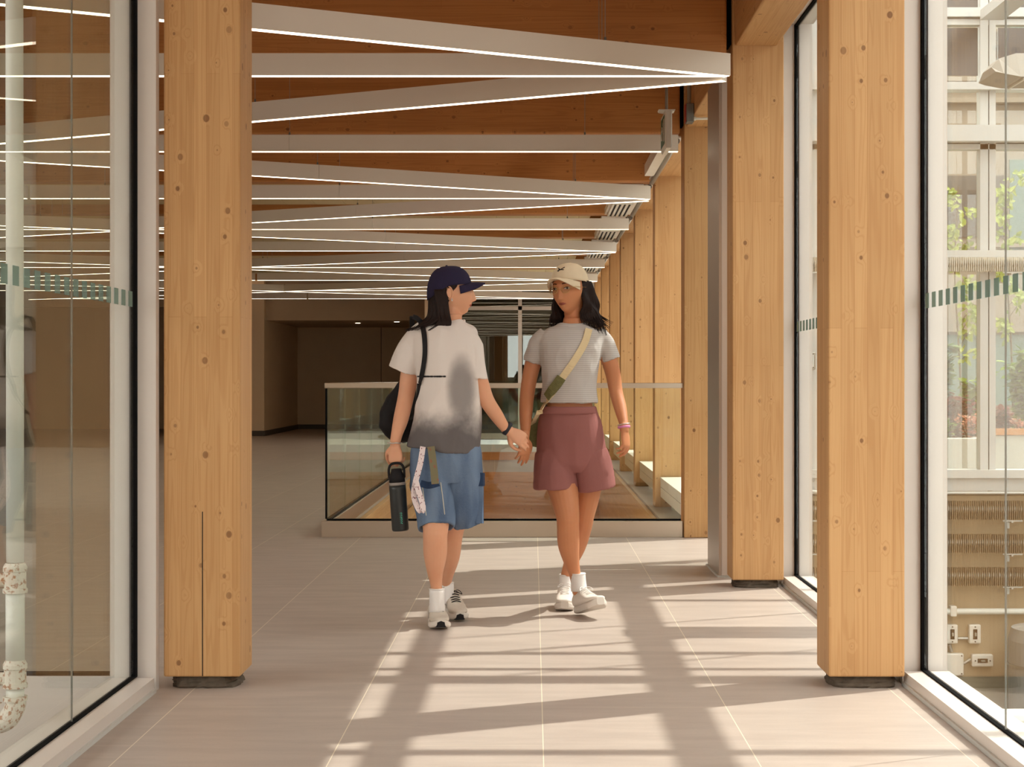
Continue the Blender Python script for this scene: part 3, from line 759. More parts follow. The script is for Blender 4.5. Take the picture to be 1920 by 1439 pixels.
def vine(px, py0, py1, Y, n, lab):
    a = W(px, py0, Y); b = W(px, py1, Y)
    t = thing('slender_tree', (a.x, Y, -.35), lab, 'tree')
    bs = BM(); bl = BM()
    P = cat([Vector((a.x+.05, Y, -.35)), Vector((a.x+.02, Y, b.z-.2)), Vector((a.x-.03, Y, (a.z+b.z)/2)), a], 6)
    tube(bs, P, [.012*(1-.7*q/(len(P)-1)) for q in range(len(P))], 6)
    for i in range(14):
        u = i/14; z = b.z+(a.z-b.z)*u; s = random.choice((-1, 1)); p0 = Vector((a.x, Y, z)); tip = p0+Vector((s*random.uniform(.08, .2), random.uniform(-.15, .15), random.uniform(.02, .2)))
        Q = cat([p0, p0.lerp(tip, .5)+Vector((0, 0, .05)), tip], 4); tube(bs, Q, .003, 5)
        for q in range(n//14):
            p = Q[random.randint(1, len(Q)-1)]+rv(.03); d = rv(1); d.z -= .5; leaf(bl, p, d, random.uniform(.04, .085), .02, Vector((0, -1, .6))+rv(.4))
    link('branches', bs, M['stem'], t); link('foliage', bl, ML['vine'], t)
vine(1797, 350, 680, 15.3, 300, 'slender leafy young tree seen through the left outside window')
vine(1893, 320, 640, 15.3, 300, 'slender leafy young tree just right of the white mullion')
t = thing('courtyard_building', (4.5, 20, -.35), 'plain grey-brown building across the planted courtyard', 'building')
BY = 20.0
link('wall', obox(2.3, 9, BY, BY+.6, -.35, 6.8), M['brown'], t)
link('added_wing', obox(9.001, 10, -6, 48, -.95, 5.6), M['brownD'], t)  # unseen wing added so the left glass reflects dark wall instead of sky
for (pa, pb, ya, yb, m) in ((1700, 1995, 628, 760, 'teal'), (1700, 1882, 330, 445, 'darkpane'), (1700, 1882, 60, 140, 'darkpane'), (1892, 2100, 300, 470, 'teal'), (1892, 2100, 40, 130, 'teal')):
    x0, x1, z0, z1 = R2(pa, pb, ya, yb, BY); link('window_band', obox(x0, x1, BY-.03, BY+.05, z0, z1), M[m], t)
for py in (150, 190, 460, 618): 
    z = W(0, py, BY).z; link('ledge', obox(2.3, 9, BY-.12, BY-.031, z-.03, z+.03), M['brown'], t)
# ------------------------------------------------------------------ left notch: white drain pipe
PX, PYY = -1.575, 5.35
t = thing('drain_pipe', (PX, PYY, 0), 'white vertical drain pipe with flaking fittings behind the left pane', 'pipe')
def zp(py): return W(0, py, PYY).z
bm = BM(); tube(bm, [(PX-.004, PYY, 3.3), (PX, PYY, zp(1055))], .0265, 16, round_ends=False); tube(bm, [(PX, PYY, zp(1110)), (PX, PYY, zp(1240))], .0285, 16, round_ends=False); tube(bm, [(PX, PYY, zp(1290)), (PX, PYY, zp(1312))], .0275, 16, round_ends=False); link('tube', bm, M['pipe'], t, smooth=True)
def fitg(py0, py1, py_in):
    bm = BM(); prof = []
    for (py, r) in ((py0-8, .029), (py0, .036), (py0+8, .036), (py0+9, .033), (py1-9, .033), (py1-8, .037), (py1, .037), (py1+1, .029)):
        prof.append([Vector((PX+math.cos(2*math.pi*j/20)*r, PYY+math.sin(2*math.pi*j/20)*r, zp(py))) for j in range(20)])
    loft(bm, prof)
    tube(bm, [(PX-.02, PYY, zp(py_in)), (PX-.062, PYY, zp(py_in))], .021, 14, round_ends=False)
    link('tee_fitting', bm, M['fit'], t)
fitg(1064, 1112, 1088); fitg(1246, 1290, 1274)
bm = BM(); cyl(bm, (PX-.05, PYY, zp(1088)), (PX-.066, PYY, zp(1088)), .026); cyl(bm, (PX-.05, PYY, zp(1318)), (PX-.05, PYY, zp(1319)), .01)
link('branch_collar', bm, M['fit'], t)
bm = BM(); cyl(bm, (PX-.063, PYY, zp(1276)), (PX-.12, PYY, zp(1290)), .022); cyl(bm, (PX-.062, PYY, zp(1276)), (PX-.075, PYY, zp(1279)), .027, 6); link('brass_coupling', bm, M['brass'], t)
bm = BM(); tube(bm, [(PX, PYY, zp(1309)), (PX, PYY, zp(1325)), (PX-.02, PYY, zp(1348)), (PX-.05, PYY, zp(1357)), (PX-.085, PYY, zp(1357))], [.031, .031, .031, .031, .031], 16, k=4, round_ends=False)
cyl(bm, (PX, PYY, zp(1306)), (PX, PYY, zp(1314)), .037); cyl(bm, (PX-.06, PYY, zp(1357)), (PX-.072, PYY, zp(1357)), .037); cyl(bm, (PX-.07, PYY, zp(1357)), (PX-.3, PYY, zp(1357)), .028)
link('elbow', bm, M['fit'], t)
single('yellow_tag', obox(PX-.088, PX-.070, PYY-.003, PYY+.003, zp(1096), zp(1082)), M['yellow'], 'small yellow tag on the branch of the drain pipe', 'tag')
pipe('rusty_pipe', [(-2.6, 5.6, -.30), (-1.56, 5.6, -.30)], .02, M['brass'], 'thin rusty pipe lying low behind the left pane')
# ------------------------------------------------------------------ people
def fuse(bm, voxel=.004, smooth=3, fn=None):
    me = bpy.data.meshes.new('tmp'); bm.to_mesh(me); bm.free()
    o = bpy.data.objects.new('tmp', me); COL.objects.link(o)
    md = o.modifiers.new('r', 'REMESH'); md.mode = 'VOXEL'; md.voxel_size = voxel; md.use_smooth_shade = True
    dg = bpy.context.evaluated_depsgraph_get(); ev = o.evaluated_get(dg)
    m2 = bpy.data.meshes.new_from_object(ev); bpy.data.objects.remove(o); bpy.data.meshes.remove(me)
    b = bmesh.new(); b.from_mesh(m2)
    for _ in range(smooth): bmesh.ops.smooth_vert(b, verts=b.verts, factor=.5, use_axis_x=True, use_axis_y=True, use_axis_z=True)
    if fn:
        b.normal_update()
        for v in b.verts: v.co += fn(v.co, v.normal)
    b.to_mesh(m2); b.free(); return m2
def skin_mat(name, c, c2):
    t = NT(name); v = t.obj(); nz = t.noise(v, 9, 3)
    col = t.mix(nz, c, c2)
    t.bsdf(col, .5, 0, .35, Subsurface_Weight=.12, Subsurface_Scale=.02, bump=t.noise(v, 260, 2), bstr=.04); return t.m
M['skin1'] = skin_mat('skin_light', srgb(226, 172, 140), srgb(214, 152, 118))
M['skin2'] = skin_mat('skin_tan', srgb(206, 142, 102), srgb(190, 122, 84))
M['lips'] = plain('lips', srgb(186, 104, 88), .5)
M['hair'] = plain('dark_hair', srgb(34, 20, 16), .55, 0, .18, .4, 60)
M['eyewhite'] = plain('eye', srgb(232, 226, 220), .25); M['iris'] = plain('iris', srgb(50, 32, 22), .2)
M['navy'] = plain('navy_cotton', srgb(42, 36, 62), .85, 0, .2, .1, 30, .2)
M['beige'] = plain('beige_cotton', srgb(222, 204, 176), .85, 0, .2, .04, 20, .2)
M['bag'] = plain('black_nylon', srgb(24, 20, 22), .7, 0, .3, .2, 20, .2)
M['bottle'] = plain('matte_black_steel', srgb(40, 42, 42), .4, 0, .5, .05)
M['bottle_band'] = plain('bottle_collar', srgb(150, 140, 134), .5)
M['mint'] = plain('mint_print', srgb(70, 200, 170), .5)
M['mauve'] = plain('mauve_jersey', srgb(150, 98, 94), .9, 0, .15, .06, 14, .25)
M['sock'] = plain('white_sock', srgb(232, 226, 222), .9, 0, .2, .03, 60, .3)
M['shoe'] = plain('white_leather', srgb(228, 218, 208), .6, 0, .3, .04)
M['shoeg'] = plain('cream_mesh', srgb(206, 194, 180), .75, 0, .2, .08, 60, .3)
M['sole'] = plain('shoe_sole', srgb(216, 206, 196), .7)
M['strapc'] = plain('cream_webbing', srgb(224, 204, 164), .9, 0, .2, .05, 60, .2)
M['olive'] = plain('olive_webbing', srgb(112, 108, 70), .9, 0, .2, .3, 90, .2)
M['silver'] = plain('silver_chain', srgb(214, 206, 200), .3, .7)
M['pink'] = plain('pink_band', srgb(216, 130, 176), .5)
M['watch'] = plain('dark_wristband', srgb(28, 28, 40), .6)
M['gold'] = plain('thin_gold_wire', srgb(206, 168, 110), .3, .8)
def lanyard_mat(name, bg_, ink, sc):
    t = NT(name); v = t.obj(); s = t.sep(v); m = t.ss(t.noise(t.comb(t.math('MULTIPLY', s[0], 1.5), s[2]), sc, 2), .60, .64)
    t.bsdf(t.mix(m, bg_, ink), .7); return t.m
M['lan1'] = lanyard_mat('white_printed_lanyard', srgb(226, 210, 210), srgb(120, 60, 70), 90)
M['lan2'] = lanyard_mat('patterned_lanyard', srgb(120, 112, 84), srgb(150, 86, 66), 40)
def denim():
    t = NT('faded_denim'); v = t.obj(); s = t.sep(v)
    big = t.noise(t.comb(t.math('MULTIPLY', s[0], 16), s[1], t.math('MULTIPLY', s[2], 3)), 1, 2); c = t.mix(t.ss(big, .3, .7), srgb(62, 84, 116), srgb(108, 128, 154))
    tw = t.noise(t.comb(t.math('ADD', s[0], s[2]), t.math('MULTIPLY', t.math('SUBTRACT', s[0], s[2]), .1), s[1]), 500, 2)
    c = t.mix(t.math('MULTIPLY', tw, .3), c, srgb(160, 172, 188)); t.bsdf(c, .9, 0, .15, bump=tw, bstr=.15); return t.m
M['denim'] = denim(); M['denimD'] = plain('dark_denim', srgb(48, 64, 92), .9, 0, .15, .15, 20, .2)
M['stitch'] = plain('pale_stitching', srgb(186, 182, 172), .9)

def smoothstep(a, b, x):
    t = max(0, min(1, (x-a)/(b-a))); return t*t*(3-2*t)
def head_point(d):
    """d: unit dir, face towards -y. returns local point. head approx .225 tall"""
    x, y, z = d
    p = Vector((x*.074, y*.094, z*.112))
    # superellipsoid-ish jaw
    lo = smoothstep(0, -.112, p.z)
    p.x *= 1-.36*lo; 
    if p.y > 0: p.y *= 1-.30*lo*1.0
    else: p.y *= 1+.04*lo
    p.x *= 1+.03*smoothstep(.02, .07, p.z)
    if y < 0:
        fr = smoothstep(0, .75, -y); X, Z = p.x, p.z
        g = lambda x0, z0, sx, sz: math.exp(-((X-x0)/sx)**2-((Z-z0)/sz)**2)
        dy = 0
        dy += .004*g(0, .028, .045, .010)                      # brow
        for s in (-1, 1):
            dy -= .0085*g(s*.031, .010, .017, .011)            # sockets
            dy += .0045*g(s*.040, -.022, .018, .018)           # cheeks
            dy += .0035*g(s*.010, -.034, .006, .006)           # nostril wings
        # nose wedge
        if -.046 < Z < .026:
            u = (.026-Z)/.062; hgt = .021*min(1, u**1.15) if Z > -.036 else .021*max(0, 1-((-.036-Z)/.010)**2)
            wdt = .0065+.0055*min(1, max(0, u))
            dy += hgt*math.exp(-(X/wdt)**2)
        dy += .0065*g(0, -.0535, .020, .0045)+.0065*g(0, -.0635, .017, .0048)-.004*g(0, -.0585, .022, .0018)
        dy += .009*g(0, -.090, .024, .016) - .003*g(0, -.074, .02, .005)
        p.y -= dy*fr
    return p
def head_bm(bm, Mx, res=(150, 110)):
    nu, nv = res; rings = []
    for i in range(1, nv):
        th = math.pi*i/nv; rings.append([Mx @ head_point(Vector((math.sin(th)*math.sin(2*math.pi*j/nu), -math.sin(th)*math.cos(2*math.pi*j/nu), math.cos(th)))) for j in range(nu)])
    loft(bm, rings)
def ear_bm(bm, Mx, s):
    rg = []
    for t in range(17):
        a = 2*math.pi*t/16
    # outer rim as a tube, body as flattened ellipsoid
    n = 18
    for i in range(1, 10):
        th = math.pi*i/10; rg.append([Mx @ Vector((s*(.0725+.009*math.cos(th)*.9+.004), .014+math.sin(th)*math.cos(2*math.pi*j/n)*.0145, -.006+math.sin(th)*math.sin(2*math.pi*j/n)*.026)) for j in range(n)])
    loft(bm, rg)
def ear_rim(bm, Mx, s):
    pts = [Mx @ Vector((s*(.0795+.003*math.cos(a)), .015+.0145*math.cos(a)*-1, -.005+.027*math.sin(a))) for a in [math.radians(q) for q in range(-150, 91, 20)]]
    tube(bm, pts, .0028, 8)
def ring(c, u, v, n=36, p=2.0):
    out = []
    for j in range(n):
        a = 2*math.pi*j/n; cs, sn = math.cos(a), math.sin(a)
        q = (abs(cs)**p+abs(sn)**p)**(-1/p)
        out.append(c+u*cs*q+v*sn*q)
    return out
def torso_loft(bm, rows, Y, yaw=0, n=40, p=2.3, tuck=None):
    """rows: (py, cx, hw_px, depth_m, dy, slope) from top down"""
    R = []
    cy, sy = math.cos(yaw), math.sin(yaw)
    for r in rows:
        py, cx, hw, dm = r[:4]; dy = r[4] if len(r) > 4 else 0; sl = r[5] if len(r) > 5 else 0
        c = W(cx, py, Y); c.y = Y+dy; h = hw*Y/F
        R.append(ring(c, Vector((h*cy, h*sy, -sl*Y/F)), Vector((-dm*sy, dm*cy, 0)), n, p))
    # densify with catmull
    D = []
    for i in range(len(R)-1):
        for k in range(3):
            t = k/3; row = []
            for j in range(n):
                p0 = R[max(i-1, 0)][j]; p1 = R[i][j]; p2 = R[i+1][j]; p3 = R[min(i+2, len(R)-1)][j]
                row.append(.5*((2*p1)+(p2-p0)*t+(2*p0-5*p1+4*p2-p3)*t*t+(3*p1-p0-3*p2+p3)*t**3))
            D.append(row)
    D.append(R[-1])
    if tuck:   # recess the hem so it reads as an open edge
        c = sum(D[-1], Vector())/n
        inner = [c+(q-c)*.90 for q in D[-1]]
        D.append(inner); D.append([q+Vector((0, 0, tuck)) for q in inner])
    loft(bm, D)
def limb(bm, pts, Y, k=4, n=20):
    """pts: (px,py,dy,hw_px,depth_ratio)"""
    P = []; R = []
    for q in pts:
        p = W(q[0], q[1], Y); 
        yy = Y+q[2]; p = W(q[0], q[1], yy)
        P.append(p); h = q[3]*yy/F; R.append((h, h*(q[4] if len(q) > 4 else 1)))
    tube(bm, P, R, n, k=k)
def sleeve(bm, pts, Y, n=28):
    P = []; R = []
    for q in pts:
        yy = Y+q[2]; P.append(W(q[0], q[1], yy)); h = q[3]*yy/F; R.append((h, h*(q[4] if len(q) > 4 else 1)))
    RR = cat([Vector((a, b, 0)) for a, b in R], 4); P = cat(P, 4); R = [(q.x, q.y) for q in RR]; rings = []; 
    for i, p in enumerate(P):
        t = (P[min(i+1, len(P)-1)]-P[max(i-1, 0)]); s, v = frame_of(t)
        rings.append([p+s*math.cos(2*math.pi*j/n)*R[i][0]+v*math.sin(2*math.pi*j/n)*R[i][1] for j in range(n)])
    c = P[-1]; t = (P[-1]-P[-2]).normalized(); inn = [c+(q-c)*.84 for q in rings[-1]]
    rings.append(inn); rings.append([q-t*.035 for q in inn]); loft(bm, rings)
def hand_bm(bm, wrist, d, nrm, side, L=.168, curl=(.4, .4, .45, .5), thumb=.35, spread=.10):
    """d: wrist->fingers, nrm: back-of-hand normal, side=+1 thumb on cross(d,nrm) side"""
    d = d.normalized(); nrm = (nrm-d*nrm.dot(d)).normalized(); s = d.cross(nrm)*side   # s towards thumb
    sc = L/.18
    tube(bm, [wrist-d*.02, wrist+d*.015*sc, wrist+d*.05*sc, wrist+d*.085*sc], [(.025*sc, .018*sc), (.028*sc, .017*sc), (.038*sc, .015*sc), (.038*sc, .012*sc)], 20, up=nrm, k=3)
    lens = (.072, .080, .074, .058); rad = (.0082, .0085, .0080, .0070)
    for i in range(4):
        off = (1.5-i)*.0195*sc; base = wrist+d*(.082-.006*abs(i-1.2))*sc+s*off
        dd = (d+s*(1.5-i)*spread*.5).normalized(); ax = s; c = curl[i]; P = [base-dd*.02*sc, base]; cur = base; ang = 0
        for seg, fr in enumerate((.45, .31, .24)):
            ang += c*(1.0, 1.15, .8)[seg]
            v = dd*math.cos(ang)-nrm*math.sin(ang); cur = cur+v*lens[i]*sc*fr; P.append(cur)
        r = rad[i]*sc; tube(bm, P, [r*1.1, r*1.08, r*1.02, r*.92, r*.78], 10, up=nrm, k=2)
    b = wrist+d*.022*sc+s*.022*sc-nrm*.004
    P = [b, b+(d*.6+s*.8).normalized()*.032*sc-nrm*.006, b+(d*.85+s*.55).normalized()*.062*sc-nrm*(.01+.02*thumb), b+(d*.97+s*.28).normalized()*.088*sc-nrm*(.014+.05*thumb)]
    tube(bm, P, [.0135*sc, .0115*sc, .0098*sc, .0082*sc], 10, up=nrm, k=2)
def join2(a, b):
    m = bmesh.new(); m.from_mesh(a); m.from_mesh(b); o = bpy.data.meshes.new('tmp'); m.to_mesh(o); m.free(); return o
def folds(amp, sc, zs=1.0, seed=0, sag=0):
    def fn(c, n):
        q = Vector((c.x*sc+seed, c.y*sc, c.z*sc*zs))
        a = noise.noise(q)+.5*noise.noise(q*2.1)
        b = 1-abs(noise.noise(q*1.3+Vector((5, 1, 2))))*2
        return n*amp*(.6*a+.5*b-.25)
    return fn
def lock(bm, pts, w0, taper=True, n=7, flat=.55):
    P = cat(pts, 5); m = len(P)-1
    R = [(w0*(math.sin(math.pi*min(1, .25+.9*i/m))**.6 if taper else 1)+.0008, (w0*(math.sin(math.pi*min(1, .25+.9*i/m))**.6))*flat+.0006) for i in range(m+1)]
    tube(bm, P, R, n, round_ends=False)
class Surf:
    def __init__(s, me): s.b = BVHTree.FromPolygons([v.co.copy() for v in me.vertices], [tuple(p.vertices) for p in me.polygons])
    def hit(s, px, py, Y, off=.002):
        o = Vector((0, 0, EYE)); d = (W(px, py, Y)-o).normalized()
        h = s.b.ray_cast(o, d)
        if h[0] is None: return W(px, py, Y), Vector((0, -1, 0))
        n = h[1] if h[1].dot(d) < 0 else -h[1]
        return h[0]+n*off, n
def strap_on(bm, surf, pts, Y, width, thick=.003, off=.003, k=6):
    Q = cat([Vector((a, b, 0)) for a, b in pts], k); P = []; Sd = []
    for i, q in enumerate(Q):
        h, n = surf.hit(q.x, q.y, Y, off); P.append(h); Sd.append(n)
    for _ in range(3): P = [P[0]]+[(P[i-1]+P[i]*2+P[i+1])/4 for i in range(1, len(P)-1)]+[P[-1]]
    side = []
    for i in range(len(P)):
        t = P[min(i+1, len(P)-1)]-P[max(i-1, 0)]; side.append(t.cross(Sd[i]).normalized())
    ribbon(bm, P, width, thick, side); return P
def head_parts(root, Mx, skin, face=True, lipcol='lips'):
    hb = BM(); head_bm(hb, Matrix.Identity(4), (96, 72)); bmesh.ops.triangulate(hb, faces=hb.faces)
    bv = BVHTree.FromBMesh(hb); hb.free()
    def fp(x, z, off=0):
        h = bv.ray_cast(Vector((x, -.3, z)), Vector((0, 1, 0))); return (h[0] if h[0] else Vector((x, -.08, z)))+Vector((0, -off, 0))
    def patch(name, outline_fn, nx, mat, off, th):
        bm = BM(); top = []; bot = []
        for i in range(nx+1):
            u = i/nx; x, za, zb = outline_fn(u); col = []
            for k in range(5):
                z = za+(zb-za)*k/4; col.append(Mx @ fp(x, z, off+th*math.sin(math.pi*k/4)*math.sin(math.pi*min(1, max(0, u)))))
            top.append([bm.verts.new(c) for c in col])
        for i in range(nx):
            for k in range(4): bm.faces.new((top[i][k], top[i+1][k], top[i+1][k+1], top[i][k+1]))
        r = bmesh.ops.solidify(bm, geom=bm.faces[:], thickness=.0012)
        return link(name, bm, mat, root, smooth=True)
    patch('lips', lambda u: ((u-.5)*.040, -.0585+.0062*math.sin(math.pi*u)**.7*(1-.25*math.exp(-((u-.5)/.07)**2)), -.0585-.0070*math.sin(math.pi*u)**.8), 16, M[lipcol], .0012, .001)
    for s in (-1, 1):
        patch('eyebrow', lambda u, s=s: (s*(.014+.034*u), .030+.006*math.sin(math.pi*(.2+.6*u)), .0255+.006*math.sin(math.pi*(.2+.6*u))+.002*u), 10, M['hair'], .0008, .0006)
        e = patch('eye', lambda u, s=s: (s*(.019+.026*u), .010+.0052*math.sin(math.pi*u)**.8, .010-.0042*math.sin(math.pi*u)**.8), 10, M['eyewhite'], .0015, .002)
        bm = BM(); c = Mx @ fp(s*.032, .0105, .0045); ax = (Mx.to_3x3() @ Vector((0, -1, 0))).normalized()
        tube(bm, [c-ax*.002, c+ax*.0003], .0048, 14, round_ends=False); link('iris', bm, M['iris'], e)
        patch('eyelash', lambda u, s=s: (s*(.018+.029*u), .0118+.0052*math.sin(math.pi*u)**.8, .0098+.0052*math.sin(math.pi*u)**.8), 10, M['hair'], .0030, .001)
def cap_parts(root, Mx, mat, tilt=0.12, name='cap', CURV=7.0):
    """crown + brim in head space, opening plane z = z0 + tilt*y"""
    rx, ry, H = .0835, .102, .090
    zr = lambda y: .030-(.052*max(0, y/.1)**1.3)
    bm = BM(); n = 48; rings = []
    m = 14
    for i in range(m+1):
        t = i/m; rg = []
        for j in range(n):
            a = 2*math.pi*j/n; cx, cy = math.sin(a), -math.cos(a)
            rad = math.cos(t*math.pi/2)**.72 if i < m else .02
            x = cx*rx*rad; y = cy*ry*rad+.004; zb = zr(cy*ry)
            z = zb+(.030+H-zb)*math.sin(t*math.pi/2)**1.0
            seam = 1-.012*max(0, 1-abs(((a*3/math.pi) % 1)-.0)*30)
            rg.append(Mx @ Vector((x*seam, y*seam, z)))
        rings.append(rg)
    # inner shell
    inner = []
    for rg in rings[::-1]:
        c = Mx @ Vector((0, .004, .03)); inner.append([c+(q-c)*.965 for q in rg])
    loft(bm, rings+inner, closed=True, cap=False)
    cap = link(name, bm, mat, root, smooth=True)
    bm = BM(); rings = []; nb = 22
    for i in range(nb+1):
        u = -1+2*i/nb; a = u*math.radians(66); cx, cy = math.sin(a), -math.cos(a)
        b0 = Vector((cx*rx*.98, cy*ry*.98+.004, .034)); L = .062*max(.02, (1-abs(u)**2.6))
        row_t = []; row_b = []
        for k in range(7):
            f = k/6; x = b0.x*(1+.02*f); y = b0.y-L*f; z = .036-.008*f*f-CURV*x*x*(.35+.65*f)*(.9)
            row_t.append(Mx @ Vector((x, y, z+.0022))); row_b.append(Mx @ Vector((x, y, z-.0022)))
        rings.append(row_t+row_b[::-1])
    loft(bm, rings); link('brim', bm, mat, cap, smooth=True)
    bm = BM(); c = Mx @ Vector((0, .004, .030+H)); tube(bm, [c-Vector((0, 0, .004)), c-Vector((0, 0, .001))], .006, 12); link('button', bm, mat, cap)
    return cap
def shoe(root, heel, d, pitch, mats, L=.262, style='runner'):
    """heel: world point of heel bottom; d: horizontal toe direction; pitch: toe-up angle"""
    d = Vector(d).normalized(); side = Vector((d.y, -d.x, 0)); up = Vector((0, 0, 1))
    dd = d*math.cos(pitch)+up*math.sin(pitch); uu = up*math.cos(pitch)-d*math.sin(pitch)
    T = lambda a, s, h: Vector(heel)+dd*a+side*s+uu*h
    def hwid(t): return .030+.018*math.sin(math.pi*min(1, t*1.02)**.85)*(.5+.7*t) if t < .97 else .026
    sh = .034 if style == 'platform' else .028
    bm = BM(); rings = []; m = 22
    for i in range(m+1):
        t = i/m; a = t*L; w_ = (.033+.015*smoothstep(.3, .72, t))*(1-(max(0, t-.78)/.22)**2.4*.62)*(1-(max(0, .09-t)/.09)**2*.45)
        toe = .014*max(0, (t-.75)/.25)**2; n = 16
        rg = []
        for j in range(n):
            q = 2*math.pi*j/n; c, s = math.cos(q), math.sin(q); k = (abs(c)**5+abs(s)**5)**-.2
            rg.append(T(a+.001, c*k*w_, toe+sh/2+s*k*sh/2))
        rings.append(rg)
    loft(bm, rings); sl_ = BM(); 
    so = link('sole', bm, mats[1], root_shoe(root, heel, mats, style), smooth=False)
    sroot = so.parent
    bm = BM(); rings = []
    prof = ((0.015, .031, .062), (.08, .034, .078), (.16, .035, .082), (.26, .034, .080), (.36, .036, .070), (.48, .039, .056), (.6, .042, .044), (.72, .043, .034), (.84, .040, .029), (.93, .031, .022), (.98, .018, .014))
    for t, w_, h in prof:
        toe = .014*max(0, (t-.75)/.25)**2; n = 20; rg = []
        for j in range(n):
            q = 2*math.pi*j/n; c, s = math.cos(q), math.sin(q)
            k = (abs(c)**2.6+abs(s)**2.6)**(-1/2.6)
            ww = w_*(1-.28*max(0, s)*smoothstep(.045, .08, h)) 
            rg.append(T(t*L, c*k*ww, toe+sh-.006+(h/2)*(1+s*k)))
        rings.append(rg)
    loft(bm, rings); 
    bmesh.ops.subdivide_edges(bm, edges=bm.edges[:], cuts=1, use_grid_fill=True, smooth=.6)
    link('upper', bm, mats[0], sroot, smooth=True)
    bm = BM()
    for i in range(5):
        t = .34+.065*i; h = sh-.006+(.074-.62*(t-.34)*.14/.14*.12)*1.0
        h = sh-.006+(.073 if i == 0 else .066 if i == 1 else .058 if i == 2 else .051 if i == 3 else .046)+.003
        tube(bm, [T(t*L, -.020, h-.006), T(t*L+.006, 0, h+.001), T(t*L, .020, h-.006)], .0024, 8, k=3)
    for s in (-1, 1):
        tube(bm, [T(.33*L, 0, sh+.073), T(.31*L+.02, s*.02, sh+.078), T(.31*L+.03, s*.034, sh+.062), T(.33*L, s*.012, sh+.07)], .0018, 8, k=4)
    link('laces', bm, M['sock'] if style == 'platform' else M['bag'] , sroot)
    if style == 'runner':
        bm = BM()
        for s in (-1, 1):
            for k in range(3): tube(bm, [T((.42+.09*k)*L, s*(.0385+.002*k), sh+.010), T((.36+.09*k)*L, s*(.034+.003*k), sh+.034-.004*k)], (.0035, .0012), 8, up=side)
        link('side_stripe', bm, M['zinc'], sroot)
        bm = BM(); rg = []
        for t in (.90, .95, .99, 1.01):
            rg.append([T(t*L, c*(.030-.10*(t-.9)), sh*.3+h) for c, h in ((-1, 0), (1, 0), (.8, .022), (0, .028), (-.8, .022))])
        loft(bm, rg); link('toe_guard', bm, M['bag'], sroot)
    return sroot
def root_shoe(root, heel, mats, style):
    # shoes are clothing: an empty under the person would be a level too deep for their pieces, so the person carries them directly
    return root

# ================================================================== woman on the left
YA = 7.75
p1 = thing('person', (W(835, 1175, 7.75).x, 7.78, 0), 'person in navy cap, grey-white t-shirt and denim shorts walking and looking sideways, holding hands', 'person')
bm = BM()
torso_loft(bm, [(590, 846, 20, .050, .02), (607, 842, 24, .055, .03), (618, 838, 38, .06, .03), (630, 834, 48, .075, .02), (660, 834, 50, .09, .01), (700, 838, 50, .10, 0), (750, 840, 44, .09, 0), (800, 838, 48, .095, 0), (840, 836, 56, .11, 0), (880, 836, 58, .11, 0), (905, 836, 50, .09, 0)], YA, .12)
YH = 7.78
hc = W(846, 549, YH)
MH1 = Matrix.Translation(hc) @ Matrix.Rotation(math.radians(97), 4, 'Z') @ Matrix.Rotation(math.radians(-2), 4, 'X')
head_bm(bm, MH1); ear_bm(bm, MH1, -1); ear_bm(bm, MH1, 1)
tube(bm, [W(843, 612, YA+.04), W(845, 590, YA+.03), W(848, 565, YH)], [.052, .047, .05], 18)
# legs
limb(bm, [(810, 880, 0, 38, 1), (816, 940, -.06, 31, 1.1), (817, 985, -.13, 25, 1.05), (816, 1005, -.14, 23, 1.0), (816, 1040, -.10, 22, 1.1), (816, 1075, -.065, 15, 1.1), (818, 1098, -.05, 11, 1.1), (820, 1135, -.045, 10.5, 1.1)], YA)
limb(bm, [(862, 880, 0, 38, 1), (862, 940, .0, 30, 1.1), (853, 985, .02, 20, 1.05), (849, 1010, .06, 18, 1.0), (846, 1045, .14, 16, 1.1), (839, 1080, .22, 11, 1.1), (837, 1100, .25, 9.5, 1.15), (840, 1125, .27, 11, 1.2)], YA)
# right arm (picture left), bottle in hand
limb(bm, [(794, 636, .02, 18), (779, 660, .04, 18), (769, 700, .05, 18), (762, 740, .04, 15.5), (752, 785, .0, 14.5), (744, 815, -.03, 11, 1), (741, 830, -.04, 10, 1.1)], YA)
hand_bm(bm, W(741, 832, YA-.04), Vector((.02, -.1, -1)), Vector((-.35, -1, .05)), 1, .16, (.75, .8, .85, .9), .6, .02)
# left arm (picture right), reaching to the other person's hand
limb(bm, [(870, 638, .02, 14), (884, 670, .0, 16), (899, 715, -.02, 16.5), (912, 750, 0, 14.5), (930, 778, .04, 13), (945, 800, .08, 10, 1), (953, 808, .10, 9.5, 1.1)], YA)
hand_bm(bm, W(953, 808, YA+.10), Vector((1, .10, -.62)), Vector((-.1, -1, .35)), 1, .16, (.35, .42, .5, .55), .3, .03)
body1 = fuse(bm, .0036, 2)
link('body', body1, M['skin1'], p1, smooth=True)
head_parts(p1, MH1, M['skin1'])
bm = BM(); ear_rim(bm, MH1, -1); link('ear', bm, M['skin1'], p1, smooth=True)
bm = BM(); c = MH1 @ Vector((-.0815, .004, -.031)); tube(bm, [c, c+Vector((.001, -.004, -.008))], .003, 8); link('earring', bm, M['silver'], p1)
